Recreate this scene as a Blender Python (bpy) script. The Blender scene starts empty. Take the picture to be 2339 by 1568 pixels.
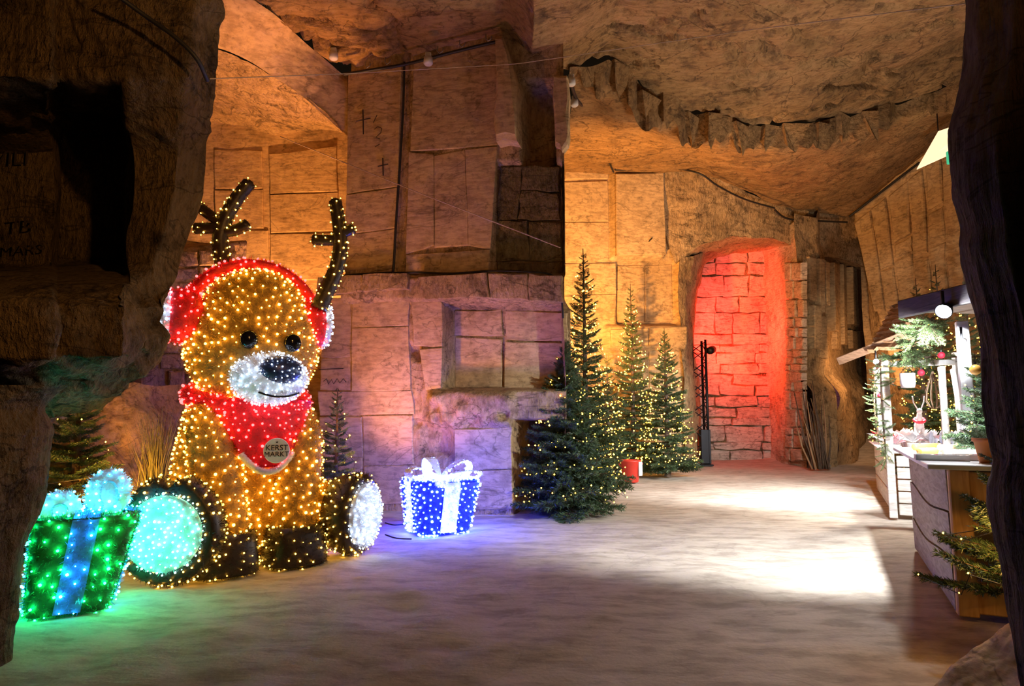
import bpy, math, random
import numpy as np
from mathutils import Vector, Matrix

# ------------------------------------------------------------------ camera
F_PX, CX, CY = 1500.0, 1169.5, 784.0
PITCH = math.radians(6.13)
CAM_H = 1.3
sc = bpy.context.scene
col = sc.collection
cam_data = bpy.data.cameras.new('camera')
cam_data.sensor_width = 36.0
cam_data.lens = 36.0 * F_PX / 2339.0
cam_data.clip_end = 200
cam = bpy.data.objects.new('camera', cam_data)
cam.location = (0, 0, CAM_H)
cam.rotation_euler = (math.pi / 2 + PITCH, 0, 0)
col.objects.link(cam)
sc.camera = cam

# ------------------------------------------------------------------ world and exposure
world = bpy.data.worlds.new('cave_dark')
sc.world = world
world.use_nodes = True
world.node_tree.nodes['Background'].inputs[0].default_value = (1.0, 0.62, 0.32, 1)
world.node_tree.nodes['Background'].inputs[1].default_value = 0.006
sc.view_settings.view_transform = 'Standard'
sc.view_settings.look = 'None'
sc.view_settings.gamma = 1
sc.view_settings.use_curve_mapping = False
sc.view_settings.exposure = 0.0

# ------------------------------------------------------------------ cave flood lights (the cave's own wall washers)
def aim(o, target):
    d = Vector(target) - o.location
    o.rotation_euler = d.to_track_quat('-Z', 'Y').to_euler()

def spot(name, loc, target, color, power, angle=100, blend=0.6, radius=0.08):
    l = bpy.data.lights.new(name, 'SPOT')
    l.color = color; l.energy = power
    l.spot_size = math.radians(angle); l.spot_blend = blend
    l.shadow_soft_size = radius
    o = bpy.data.objects.new(name, l)
    o.location = loc
    aim(o, target)
    col.objects.link(o)
    return o

def point(name, loc, color, power, radius=0.1):
    l = bpy.data.lights.new(name, 'POINT')
    l.color = color; l.energy = power; l.shadow_soft_size = radius
    o = bpy.data.objects.new(name, l); o.location = loc
    col.objects.link(o)
    return o

AMBER = (1.0, 0.47, 0.13)
WARM = (1.0, 0.60, 0.28)
WASH = [
    # name, location, target, colour, power, cone, blend
    ('alcove_wash', (-3.2, 9.7, 0.9), (-3.5, 11.0, 6.2), (1.0, 0.42, 0.13), 1700, 74, 0.35),
    ('back_wall_wash', (-1.9, 7.6, 0.3), (-1.2, 9.0, 2.9), (1.0, 0.40, 0.07), 270, 96, 0.8),
    ('centre_wall_wash', (1.30, 11.3, 2.2), (2.3, 14.8, 5.2), (1.0, 0.46, 0.11), 2100, 112, 0.8),
    ('passage_wash', (8.9, 15.7, 2.6), (9.6, 19.0, 2.0), (1.0, 0.52, 0.22), 190, 130, 0.8),
    ('ceiling_wash', (3.2, 9.4, 0.4), (3.6, 11.2, 6.4), (1.0, 0.45, 0.10), 150, 110, 0.9),
    ('front_wash', (0.6, 1.2, 3.6), (-3.0, 4.8, 3.3), (1.0, 0.48, 0.13), 300, 90, 0.9),
    ('sand_bank_wash', (-3.50, 6.05, 0.3), (-4.3, 7.3, 1.3), (1.0, 0.42, 0.06), 170, 120, 0.8),
    ('upper_wash', (0.8, 1.0, 2.6), (0.0, 8.5, 6.0), (1.0, 0.43, 0.12), 60, 120, 0.9),
]
for n, l, t, c, p, a, b in WASH:
    spot(n, l, t, c, p, a, b)

# ------------------------------------------------------------------ measuring helpers
cp, sp = math.cos(PITCH), math.sin(PITCH)
def ray(px, py):
    u = (px - CX) / F_PX; w = (CY - py) / F_PX
    return np.array([u, cp - w * sp, sp + w * cp])
def P(px, py, d):                      # the point at depth d
    v = ray(px, py); s = d / v[1]
    return np.array([v[0] * s, d, CAM_H + v[2] * s])
def G(px, py, z=0.0):                  # the point at height z
    v = ray(px, py); s = (z - CAM_H) / v[2]
    return np.array([v[0] * s, v[1] * s, z])
def proj(p):
    p = np.asarray(p, float)
    y = p[..., 1] * cp + (p[..., 2] - CAM_H) * sp
    z = -p[..., 1] * sp + (p[..., 2] - CAM_H) * cp
    return CX + F_PX * p[..., 0] / y, CY - F_PX * z / y

# ------------------------------------------------------------------ noise
def _hash(ix, iy, iz, seed):
    h = (ix.astype(np.int64) * 374761393 + iy.astype(np.int64) * 668265263 + iz.astype(np.int64) * 2147483647 + seed * 1274126177) & 0xffffffff
    h = ((h ^ (h >> 13)) * 1274126177) & 0xffffffff
    h = h ^ (h >> 16)
    return (h & 0xffff) / 65535.0
def vnoise(p, seed=0):
    p = np.asarray(p, float)
    i = np.floor(p); f = p - i; f = f * f * (3 - 2 * f)
    x, y, z = i[..., 0], i[..., 1], i[..., 2]
    fx, fy, fz = f[..., 0], f[..., 1], f[..., 2]
    r = 0
    for dx in (0, 1):
        for dy in (0, 1):
            for dz in (0, 1):
                w = (fx if dx else 1 - fx) * (fy if dy else 1 - fy) * (fz if dz else 1 - fz)
                r = r + w * _hash(x + dx, y + dy, z + dz, seed)
    return r * 2 - 1
def fbm(p, seed=0, octv=4, lac=2.1, gain=0.5):
    r = 0; a = 1.0; p = np.asarray(p, float)
    for k in range(octv):
        r = r + a * vnoise(p, seed + k * 17); p = p * lac; a *= gain
    return r
def sstep(a, b, x):
    t = np.clip((x - a) / (b - a), 0, 1)
    return t * t * (3 - 2 * t)
def boxmask(px, py, x0, y0, x1, y1, s=6):
    return sstep(x0 - s, x0 + s, px) * (1 - sstep(x1 - s, x1 + s, px)) * sstep(y0 - s, y0 + s, py) * (1 - sstep(y1 - s, y1 + s, py))

# ------------------------------------------------------------------ mesh building
class MB:
    def __init__(s): s.v = []; s.f = []
    def add(s, vs, fs):
        n = len(s.v); s.v.extend([tuple(map(float, q)) for q in vs]); s.f.extend([tuple(i + n for i in f) for f in fs])
        return s
    def box(s, c, h, ax=None):          # centre, half sizes, axes
        c = np.array(c, float); ax = np.eye(3) if ax is None else np.array(ax, float)
        vs = []
        for k in range(8):
            sg = ((k & 1) * 2 - 1, ((k >> 1) & 1) * 2 - 1, ((k >> 2) & 1) * 2 - 1)
            vs.append(c + ax[0] * h[0] * sg[0] + ax[1] * h[1] * sg[1] + ax[2] * h[2] * sg[2])
        return s.add(vs, [(0, 2, 3, 1), (4, 5, 7, 6), (0, 1, 5, 4), (2, 6, 7, 3), (0, 4, 6, 2), (1, 3, 7, 5)])
    def bbox(s, c, h, ax=None, b=0.008):   # bevelled box
        c = np.array(c, float); ax = np.eye(3) if ax is None else np.array(ax, float)
        b = min(b, min(h) * 0.6); vs = []; idx = {}
        for k in range(8):
            sg = np.array(((k & 1) * 2 - 1, ((k >> 1) & 1) * 2 - 1, ((k >> 2) & 1) * 2 - 1))
            for a in range(3):
                q = np.array(h, float) * sg
                for j in range(3):
                    if j != a: q[j] -= b * sg[j]
                idx[(k, a)] = len(vs); vs.append(c + ax[0] * q[0] + ax[1] * q[1] + ax[2] * q[2])
        fs = []
        for a in range(3):
            for sgn in (0, 1):
                o = [j for j in range(3) if j != a]
                ks = []
                for (m, n) in ((0, 0), (1, 0), (1, 1), (0, 1)):
                    ks.append((sgn << a) | (m << o[0]) | (n << o[1]))
                fs.append(tuple(idx[(k, a)] for k in ks))
        for a in range(3):
            o = [j for j in range(3) if j != a]
            for m in (0, 1):
                for n in (0, 1):
                    k0 = (m << o[0]) | (n << o[1]); k1 = k0 | (1 << a)
                    fs.append((idx[(k0, o[0])], idx[(k1, o[0])], idx[(k1, o[1])], idx[(k0, o[1])]))
        for k in range(8): fs.append((idx[(k, 0)], idx[(k, 1)], idx[(k, 2)]))
        return s.add(vs, fs)
    def tube(s, pts, r, n=8, caps=True):
        pts = [np.array(p, float) for p in pts]
        rs = r if hasattr(r, '__len__') else [r] * len(pts)
        vs = []; fs = []; up = None
        for i, p in enumerate(pts):
            t = pts[min(i + 1, len(pts) - 1)] - pts[max(i - 1, 0)]
            t = t / (np.linalg.norm(t) + 1e-9)
            if up is None:
                up = np.array([0, 0, 1.0]) if abs(t[2]) < 0.9 else np.array([1.0, 0, 0])
            a = np.cross(t, up); a /= np.linalg.norm(a) + 1e-9
            b = np.cross(a, t); up = b
            for k in range(n):
                an = 2 * math.pi * k / n
                vs.append(p + (a * math.cos(an) + b * math.sin(an)) * rs[i])
        for i in range(len(pts) - 1):
            for k in range(n):
                fs.append((i * n + k, i * n + (k + 1) % n, (i + 1) * n + (k + 1) % n, (i + 1) * n + k))
        if caps:
            fs.append(tuple(range(n))[::-1]); fs.append(tuple((len(pts) - 1) * n + k for k in range(n)))
        return s.add(vs, fs)
    def loft(s, rings, caps=True):
        n = len(rings[0]); vs = [q for r in rings for q in r]; fs = []
        for i in range(len(rings) - 1):
            for k in range(n):
                fs.append((i * n + k, i * n + (k + 1) % n, (i + 1) * n + (k + 1) % n, (i + 1) * n + k))
        if caps:
            fs.append(tuple(range(n))[::-1]); fs.append(tuple((len(rings) - 1) * n + k for k in range(n)))
        return s.add(vs, fs)
    def lathe(s, prof, c, n=16, ax=None):   # prof [(r,h)], about ax[2]
        c = np.array(c, float); ax = np.eye(3) if ax is None else np.array(ax, float)
        rings = [[c + ax[2] * h + (ax[0] * math.cos(2 * math.pi * k / n) + ax[1] * math.sin(2 * math.pi * k / n)) * max(r, 1e-4) for k in range(n)] for r, h in prof]
        return s.loft(rings)
    def ell(s, c, h, ax=None, nu=20, nv=12):
        c = np.array(c, float); ax = np.eye(3) if ax is None else np.array(ax, float)
        rings = []
        for j in range(nv + 1):
            ph = -math.pi / 2 + math.pi * j / nv
            r = max(math.cos(ph), 0.02); z = math.sin(ph)
            rings.append([c + ax[0] * h[0] * r * math.cos(2 * math.pi * k / nu) + ax[1] * h[1] * r * math.sin(2 * math.pi * k / nu) + ax[2] * h[2] * z for k in range(nu)])
        return s.loft(rings)
    def build(s, name, mat, parent=None, smooth=False, kind=None, label=None):
        me = bpy.data.meshes.new(name)
        me.from_pydata(s.v, [], s.f)
        me.validate()
        if smooth:
            me.polygons.foreach_set('use_smooth', [True] * len(me.polygons))
        me.update()
        return mkobj(name, me, mat, parent, kind, label)

def mkobj(name, me, mat, parent=None, kind=None, label=None):
    if mat is not None and len(me.materials) == 0: me.materials.append(mat)
    o = bpy.data.objects.new(name, me)
    col.objects.link(o)
    if parent is not None:
        o.parent = parent
        o.matrix_parent_inverse = parent.matrix_basis.inverted()
    if kind: o['kind'] = kind
    if label: o['label'] = label
    return o
def tag(o, label, cat, group=None):
    o['label'] = label; o['category'] = cat
    if group: o['group'] = group
    return o
def thing(name, loc, label, cat, group=None, rz=0.0):
    o = bpy.data.objects.new(name, None)
    o.empty_display_size = 0.1
    o.location = tuple(map(float, loc)); o.rotation_euler = (0, 0, rz)
    col.objects.link(o)
    return tag(o, label, cat, group)
def grid_obj(name, V, mat, parent=None, kind=None, smooth=True, flip=False):
    nv, nu = V.shape[:2]
    me = bpy.data.meshes.new(name)
    idx = np.arange(nv * nu).reshape(nv, nu)
    q = np.stack([idx[:-1, :-1], idx[:-1, 1:], idx[1:, 1:], idx[1:, :-1]], -1).reshape(-1, 4)
    if flip: q = q[:, ::-1]
    me.from_pydata(V.reshape(-1, 3).tolist(), [], q.tolist())
    if smooth: me.polygons.foreach_set('use_smooth', [True] * len(me.polygons))
    me.update()
    return mkobj(name, me, mat, parent, kind)
def resample(rows, nu, nv, smooth=False):
    """rows: equal-length polylines -> grid nv x nu, linear (or smooth) between the given points"""
    R = np.array(rows, float)
    def interp(A, n):
        m = A.shape[0]; t = np.linspace(0, m - 1, n); i = np.clip(np.floor(t).astype(int), 0, m - 2); f = (t - i)
        f = f.reshape((-1,) + (1,) * (A.ndim - 1))
        if smooth and m > 2:
            p0 = A[np.clip(i - 1, 0, m - 1)]; p1 = A[i]; p2 = A[i + 1]; p3 = A[np.clip(i + 2, 0, m - 1)]
            return 0.5 * (2 * p1 + (p2 - p0) * f + (2 * p0 - 5 * p1 + 4 * p2 - p3) * f ** 2 + (3 * p1 - p0 - 3 * p2 + p3) * f ** 3)
        return A[i] * (1 - f) + A[i + 1] * f
    A = interp(R, nv)
    A = np.swapaxes(interp(np.swapaxes(A, 0, 1), nu), 0, 1)
    return A
def normals(V):
    du = np.gradient(V, axis=1); dv = np.gradient(V, axis=0)
    n = np.cross(du, dv)
    return n / (np.linalg.norm(n, axis=-1, keepdims=True) + 1e-9)
def face_cam(V, N):
    c = np.array([0, 0, CAM_H]) - V
    s = np.sign((N * c).sum(-1).mean()) or 1
    return N * s
def patch(name, rows, nu, nv, mat, amp=0.05, freq=1.2, smooth=False, seed=1, extra=None, kind='structure', strokes=0.0, stroke_dir=(6, 6, 1.5)):
    V = resample(rows, nu, nv, smooth)
    N = face_cam(V, normals(V))
    d = amp * fbm(V * freq, seed, 5)
    if strokes:
        d = d + strokes * fbm(V * np.array(stroke_dir), seed + 5, 3)
    if extra is not None:
        px, py = proj(V); d = d + extra(px, py, V)
    V = V + N * d[..., None]
    return grid_obj(name, V, mat, None, kind)

# ------------------------------------------------------------------ materials
MATS = {}
def newmat(name):
    m = bpy.data.materials.new(name); m.use_nodes = True
    nt = m.node_tree; b = nt.nodes['Principled BSDF']
    return m, nt, b
def mat(name, color, rough=0.6, metal=0.0, noise=0.0, nscale=20.0, bump=0.0, trans=0.0):
    if name in MATS: return MATS[name]
    m, nt, b = newmat(name)
    b.inputs['Roughness'].default_value = rough; b.inputs['Metallic'].default_value = metal
    if trans: b.inputs['Transmission Weight'].default_value = trans
    tc = nt.nodes.new('ShaderNodeTexCoord')
    nz = nt.nodes.new('ShaderNodeTexNoise'); nz.inputs['Scale'].default_value = nscale; nz.inputs['Detail'].default_value = 4
    nt.links.new(tc.outputs['Object'], nz.inputs['Vector'])
    cr = nt.nodes.new('ShaderNodeValToRGB')
    k = max(noise, 0.06)
    cr.color_ramp.elements[0].position = 0.3; cr.color_ramp.elements[1].position = 0.7
    cr.color_ramp.elements[0].color = (*[c * (1 - k) for c in color], 1)
    cr.color_ramp.elements[1].color = (*[min(1, c * (1 + k * 0.6)) for c in color], 1)
    nt.links.new(nz.outputs['Fac'], cr.inputs['Fac'])
    nt.links.new(cr.outputs['Color'], b.inputs['Base Color'])
    if bump:
        bp = nt.nodes.new('ShaderNodeBump'); bp.inputs['Strength'].default_value = bump; bp.inputs['Distance'].default_value = 0.02
        nt.links.new(nz.outputs['Fac'], bp.inputs['Height']); nt.links.new(bp.outputs['Normal'], b.inputs['Normal'])
    MATS[name] = m
    return m
def glow(name, color, strength):
    if name in MATS: return MATS[name]
    m, nt, b = newmat(name)
    b.inputs['Base Color'].default_value = (*color, 1)
    b.inputs['Emission Color'].default_value = (*color, 1)
    b.inputs['Emission Strength'].default_value = strength
    MATS[name] = m
    return m
def rock(name, c1, c2, c3, stroke_scale=(3, 3, 14), rot=(0, 0, 0), bump=0.5, dist=0.04, stain=0.5, fine=1.0):
    """soft quarried limestone: mottled tone, dark stains, chisel strokes as relief"""
    if name in MATS: return MATS[name]
    m, nt, b = newmat(name); L = nt.links; N = nt.nodes
    b.inputs['Roughness'].default_value = 0.95
    b.inputs['Specular IOR Level'].default_value = 0.15
    tc = N.new('ShaderNodeTexCoord')
    n1 = N.new('ShaderNodeTexNoise'); n1.inputs['Scale'].default_value = 0.9; n1.inputs['Detail'].default_value = 6; n1.inputs['Roughness'].default_value = 0.6
    L.new(tc.outputs['Object'], n1.inputs['Vector'])
    cr = N.new('ShaderNodeValToRGB'); cr.color_ramp.elements[0].position = 0.32; cr.color_ramp.elements[1].position = 0.68
    cr.color_ramp.elements[0].color = (*c1, 1); cr.color_ramp.elements[1].color = (*c2, 1)
    L.new(n1.outputs['Fac'], cr.inputs['Fac'])
    mp = N.new('ShaderNodeMapping'); mp.inputs['Scale'].default_value = stroke_scale; mp.inputs['Rotation'].default_value = rot
    L.new(tc.outputs['Object'], mp.inputs['Vector'])
    n2 = N.new('ShaderNodeTexNoise'); n2.inputs['Scale'].default_value = 2.2; n2.inputs['Detail'].default_value = 5; n2.inputs['Roughness'].default_value = 0.65
    L.new(mp.outputs['Vector'], n2.inputs['Vector'])
    n3 = N.new('ShaderNodeTexNoise'); n3.inputs['Scale'].default_value = 3.1; n3.inputs['Detail'].default_value = 7; n3.inputs['Roughness'].default_value = 0.7
    L.new(tc.outputs['Object'], n3.inputs['Vector'])
    cs = N.new('ShaderNodeValToRGB'); cs.color_ramp.elements[0].position = 0.36; cs.color_ramp.elements[1].position = 0.5
    cs.color_ramp.elements[0].color = (1, 1, 1, 1); cs.color_ramp.elements[1].color = (0, 0, 0, 1)
    L.new(n3.outputs['Fac'], cs.inputs['Fac'])
    mx = N.new('ShaderNodeMix'); mx.data_type = 'RGBA'
    mul = N.new('ShaderNodeMath'); mul.operation = 'MULTIPLY'; mul.inputs[1].default_value = stain
    L.new(cs.outputs['Color'], mul.inputs[0]); L.new(mul.outputs[0], mx.inputs[0])
    L.new(cr.outputs['Color'], mx.inputs[6]); mx.inputs[7].default_value = (*c3, 1)
    # thin dark cracks
    n5 = N.new('ShaderNodeTexNoise'); n5.inputs['Scale'].default_value = 1.15; n5.inputs['Detail'].default_value = 5; n5.inputs['Distortion'].default_value = 0.6
    mpc = N.new('ShaderNodeMapping'); mpc.inputs['Scale'].default_value = (0.8, 0.8, 1.9); mpc.inputs['Location'].default_value = (3.1, 1.7, 0.4)
    L.new(tc.outputs['Object'], mpc.inputs['Vector']); L.new(mpc.outputs['Vector'], n5.inputs['Vector'])
    sb = N.new('ShaderNodeMath'); sb.operation = 'SUBTRACT'; sb.inputs[1].default_value = 0.5; L.new(n5.outputs['Fac'], sb.inputs[0])
    ab = N.new('ShaderNodeMath'); ab.operation = 'ABSOLUTE'; L.new(sb.outputs[0], ab.inputs[0])
    crk = N.new('ShaderNodeMapRange'); crk.inputs[1].default_value = 0.002; crk.inputs[2].default_value = 0.010; crk.inputs[3].default_value = 0.5; crk.inputs[4].default_value = 1.0
    L.new(ab.outputs[0], crk.inputs[0])
    spk = N.new('ShaderNodeTexNoise'); spk.inputs['Scale'].default_value = 11; spk.inputs['Detail'].default_value = 6; spk.inputs['Roughness'].default_value = 0.75
    L.new(tc.outputs['Object'], spk.inputs['Vector'])
    spr = N.new('ShaderNodeMapRange'); spr.inputs[1].default_value = 0.33; spr.inputs[2].default_value = 0.46; spr.inputs[3].default_value = 0.45; spr.inputs[4].default_value = 1.0
    L.new(spk.outputs['Fac'], spr.inputs[0])
    cm = N.new('ShaderNodeMath'); cm.operation = 'MULTIPLY'; L.new(crk.outputs[0], cm.inputs[0]); L.new(spr.outputs[0], cm.inputs[1])
    mk = N.new('ShaderNodeMix'); mk.data_type = 'RGBA'; mk.blend_type = 'MULTIPLY'; mk.inputs[0].default_value = min(1.0, stain * 1.8)
    L.new(mx.outputs[2], mk.inputs[6]); L.new(cm.outputs[0], mk.inputs[7])
    # chisel strokes tint a little
    cs2 = N.new('ShaderNodeValToRGB'); cs2.color_ramp.elements[0].position = 0.38; cs2.color_ramp.elements[1].position = 0.56
    cs2.color_ramp.elements[0].color = (0.45, 0.42, 0.40, 1); cs2.color_ramp.elements[1].color = (1, 1, 1, 1)
    L.new(n2.outputs['Fac'], cs2.inputs['Fac'])
    mm = N.new('ShaderNodeMix'); mm.data_type = 'RGBA'; mm.blend_type = 'MULTIPLY'; mm.inputs[0].default_value = 0.55
    L.new(mk.outputs[2], mm.inputs[6]); L.new(cs2.outputs['Color'], mm.inputs[7])
    L.new(mm.outputs[2], b.inputs['Base Color'])
    n4 = N.new('ShaderNodeTexNoise'); n4.inputs['Scale'].default_value = 22 * fine; n4.inputs['Detail'].default_value = 4
    L.new(tc.outputs['Object'], n4.inputs['Vector'])
    ad = N.new('ShaderNodeMath'); ad.operation = 'MULTIPLY_ADD'; ad.inputs[1].default_value = 0.3
    L.new(n4.outputs['Fac'], ad.inputs[0]); L.new(n2.outputs['Fac'], ad.inputs[2])
    bp = N.new('ShaderNodeBump'); bp.inputs['Strength'].default_value = bump; bp.inputs['Distance'].default_value = dist
    L.new(ad.outputs[0], bp.inputs['Height']); L.new(bp.outputs['Normal'], b.inputs['Normal'])
    MATS[name] = m
    return m
def wood(name, c1, c2, along=(1, 12, 12), rough=0.7, bump=0.3):
    if name in MATS: return MATS[name]
    m, nt, b = newmat(name); L = nt.links; N = nt.nodes
    b.inputs['Roughness'].default_value = rough
    tc = N.new('ShaderNodeTexCoord'); mp = N.new('ShaderNodeMapping'); mp.inputs['Scale'].default_value = along
    L.new(tc.outputs['Object'], mp.inputs['Vector'])
    n = N.new('ShaderNodeTexNoise'); n.inputs['Scale'].default_value = 3; n.inputs['Detail'].default_value = 6; n.inputs['Distortion'].default_value = 1.0
    L.new(mp.outputs['Vector'], n.inputs['Vector'])
    cr = N.new('ShaderNodeValToRGB'); cr.color_ramp.elements[0].position = 0.35; cr.color_ramp.elements[1].position = 0.65
    cr.color_ramp.elements[0].color = (*c1, 1); cr.color_ramp.elements[1].color = (*c2, 1)
    L.new(n.outputs['Fac'], cr.inputs['Fac']); L.new(cr.outputs['Color'], b.inputs['Base Color'])
    bp = N.new('ShaderNodeBump'); bp.inputs['Strength'].default_value = bump; bp.inputs['Distance'].default_value = 0.01
    L.new(n.outputs['Fac'], bp.inputs['Height']); L.new(bp.outputs['Normal'], b.inputs['Normal'])
    MATS[name] = m
    return m

M_SMOOTH = rock('limestone_sawn', (0.50, 0.33, 0.16), (0.66, 0.46, 0.24), (0.16, 0.10, 0.05), (2.5, 2.5, 9), bump=0.28, dist=0.03, stain=0.4)
M_HEWN = rock('limestone_hewn', (0.42, 0.27, 0.125), (0.60, 0.41, 0.21), (0.10, 0.065, 0.035), (9, 9, 3.5), (0.5, 0.4, 0.3), bump=0.8, dist=0.06, stain=0.6)
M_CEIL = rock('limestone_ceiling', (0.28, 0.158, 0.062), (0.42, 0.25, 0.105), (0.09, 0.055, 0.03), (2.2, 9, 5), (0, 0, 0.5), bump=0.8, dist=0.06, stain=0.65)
M_DARK = rock('limestone_dark', (0.16, 0.105, 0.055), (0.27, 0.19, 0.10), (0.04, 0.026, 0.015), (11, 11, 4), (0.0, 0.6, 0.2), bump=1.0, dist=0.14, stain=0.75)  # darker limestone of the left overhang and its foot
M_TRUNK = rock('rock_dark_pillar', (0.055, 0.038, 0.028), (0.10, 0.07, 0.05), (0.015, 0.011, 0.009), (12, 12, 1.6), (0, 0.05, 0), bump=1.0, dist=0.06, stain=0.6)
M_OLIVE = rock('limestone_olive', (0.20, 0.145, 0.06), (0.34, 0.25, 0.12), (0.05, 0.04, 0.02), (9, 9, 3.5), (0.5, 0.4, 0.3), bump=1.0, dist=0.09, stain=0.7)  # darker, greenish version of the hewn limestone
M_AMBER_LIT = rock('amber_lit_bank', (0.34, 0.20, 0.06), (0.48, 0.30, 0.11), (0.12, 0.07, 0.025), (5, 5, 5), bump=0.6, dist=0.05, stain=0.5)  # amber light on the bank is put into its base colour
M_CRACK = mat('soot_line', (0.05, 0.03, 0.018), 0.95)

# ================================================================== THE CAVE
class WF:                               # a vertical wall plane through two plan points
    def __init__(s, A, B):
        s.A = np.array(A[:2], float); s.B = np.array(B[:2], float)
        s.u = (s.B - s.A) / np.linalg.norm(s.B - s.A); s.len = np.linalg.norm(s.B - s.A)
        n = np.array([s.u[1], -s.u[0]]); s.n = n if np.dot(n, -s.A) > 0 else -n
    def uz(s, px, py):
        v = ray(px, py); k = np.dot(s.A, s.n) / np.dot(v[:2], s.n)
        p = v * k
        return np.dot(p[:2] - s.A, s.u), CAM_H + p[2]
    def to3(s, u, z, off=0.0):
        q = s.A + s.u * u + s.n * off
        return np.array([q[0], q[1], z])
    def sheet(s, name, u0, u1, z0, z1, res, mat_, amp=0.03, freq=1.5, seed=1, extra=None, strokes=0.0):
        nu = max(3, int((u1 - u0) / res)); nv = max(3, int((z1 - z0) / res))
        U, Z = np.meshgrid(np.linspace(u0, u1, nu), np.linspace(z1, z0, nv))
        V = np.zeros(U.shape + (3,))
        V[..., 0] = s.A[0] + s.u[0] * U; V[..., 1] = s.A[1] + s.u[1] * U; V[..., 2] = Z
        d = amp * fbm(V * freq, seed, 5)
        if strokes: d = d + strokes * fbm(V * np.array([7, 7, 2.5]), seed + 3, 3)
        if extra is not None:
            px, py = proj(V); d = d + extra(px, py, V)
        V[..., 0] += s.n[0] * d; V[..., 1] += s.n[1] * d
        return grid_obj(name, V, mat_, None, 'structure')

def block(wf, poly, parent, mat_, t=0.06, off=0.0, bev=0.02, jag=0.012, seed=0, name='stone_block', grow=0.0):
    if grow:
        cx_ = sum(p[0] for p in poly) / len(poly); cy_ = sum(p[1] for p in poly) / len(poly)
        poly = [(x + math.copysign(min(grow, abs(x - cx_)), x - cx_), y + math.copysign(min(grow, abs(y - cy_)), y - cy_)) for x, y in poly]
    rnd = random.Random(seed * 7919 + len(poly))
    pts = [np.array(wf.uz(*p)) for p in poly]
    ring = []
    for i, a in enumerate(pts):
        b = pts[(i + 1) % len(pts)]
        k = 3 if np.linalg.norm(b - a) > 0.35 else 2
        for j in range(k):
            q = a + (b - a) * j / k
            ring.append(q + np.array([rnd.uniform(-jag, jag), rnd.uniform(-jag, jag)]))
    c = sum(ring) / len(ring)
    def ins(q, d):
        v = c - q; l = np.linalg.norm(v); return q + v / l * min(d, l * 0.4)
    n = len(ring); m = MB(); tl = rnd.uniform(-0.012, 0.012)
    vs = [wf.to3(q[0], q[1], off - 0.06) for q in ring]
    vs += [wf.to3(q[0], q[1], off + t - bev) for q in ring]
    vs += [wf.to3(*ins(q, bev * 1.6), off + t + rnd.uniform(-0.004, 0.004) + tl * (q[0] - c[0])) for q in ring]
    vs.append(wf.to3(c[0], c[1], off + t + 0.004))
    fs = []
    for k in range(n):
        k2 = (k + 1) % n
        fs.append((k, k2, n + k2, n + k)); fs.append((n + k, n + k2, 2 * n + k2, 2 * n + k)); fs.append((2 * n + k, 2 * n + k2, 3 * n))
    m.add(vs, fs)
    o = m.build(name, mat_, parent)
    return o

# ---------------------------------------------------------------- floor
def floor_h(X, Y):
    p = np.stack([X * 0.7, Y * 0.7, X * 0], -1)
    z = 0.025 * fbm(p, 3, 4)
    z = z + 0.012 * fbm(np.stack([X * 4.0, Y * 2.2, X * 0], -1), 9, 3) * (0.35 + 0.65 * (1 - sstep(-0.6, 1.6, X)))
    z = z - 0.02
    s = X * 0.0 + sstep(17.6, 21.5, Y + (X - 8) * 0.2) * sstep(6.0, 8.0, X) * 0.75
    return z + s
xs = np.concatenate([np.arange(-7, 6, 0.045), np.arange(6, 18, 0.15)])
ys = np.concatenate([np.arange(-3, 1, 0.4), np.arange(1, 11, 0.045), np.arange(11, 30, 0.15)])
XX, YY = np.meshgrid(xs, ys)
V = np.stack([XX, YY, floor_h(XX, YY)], -1)
M_SAND = rock('trodden_sand', (0.50, 0.42, 0.33), (0.62, 0.53, 0.42), (0.34, 0.27, 0.20), (1.2, 3, 1.2), (0, 0, 0.25), bump=0.35, dist=0.02, stain=0.12, fine=1.6)
floor = grid_obj('floor', V, M_SAND, None, 'structure')

# ---------------------------------------------------------------- main back wall with the carved crosses
WB = WF(P(778, 1140, 9.3), P(1292, 1140, 8.5))
def wb_extra(px, py, V):
    d = 0.10 * boxmask(px, py, 700, 632, 1330, 690, 8)
    d = d - 0.38 * boxmask(px, py, 1014, 694, 1330, 888, 7)
    d = d - 0.95 * boxmask(px, py, 1174, 962, 1330, 1210, 4)
    d = d - 0.42 * boxmask(px, py, 1192, 185, 1266, 372, 6)
    d = d - 0.16 * boxmask(px, py, 1128, 372, 1284, 622, 8)
    d = d - 0.05 * boxmask(px, py, 905, 60, 934, 622, 4)
    d = d + 0.12 * boxmask(px, py, 985, 895, 1172, 975, 14) * (1 + 0.6 * vnoise(V * 6, 4))
    d = d - 0.10 * boxmask(px, py, 965, 965, 1030, 1040, 10)
    for (hx, hy, r, dep) in ((952, 966, 9, .10), (1003, 958, 10, .12), (998, 932, 9, .1), (1155, 950, 10, .12), (1090, 960, 12, .1), (1072, 968, 10, .08), (945, 800, 12, .14), (958, 815, 10, .1)):
        d = d - dep * np.exp(-((px - hx) ** 2 + (py - hy) ** 2) / (2 * r * r * 0.5))
    return d
wall_back = WB.sheet('wall_back', -0.02, WB.len + 0.02, -0.2, 7.0, 0.022, M_HEWN, 0.022, 1.4, 11, wb_extra, 0.008)
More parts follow.
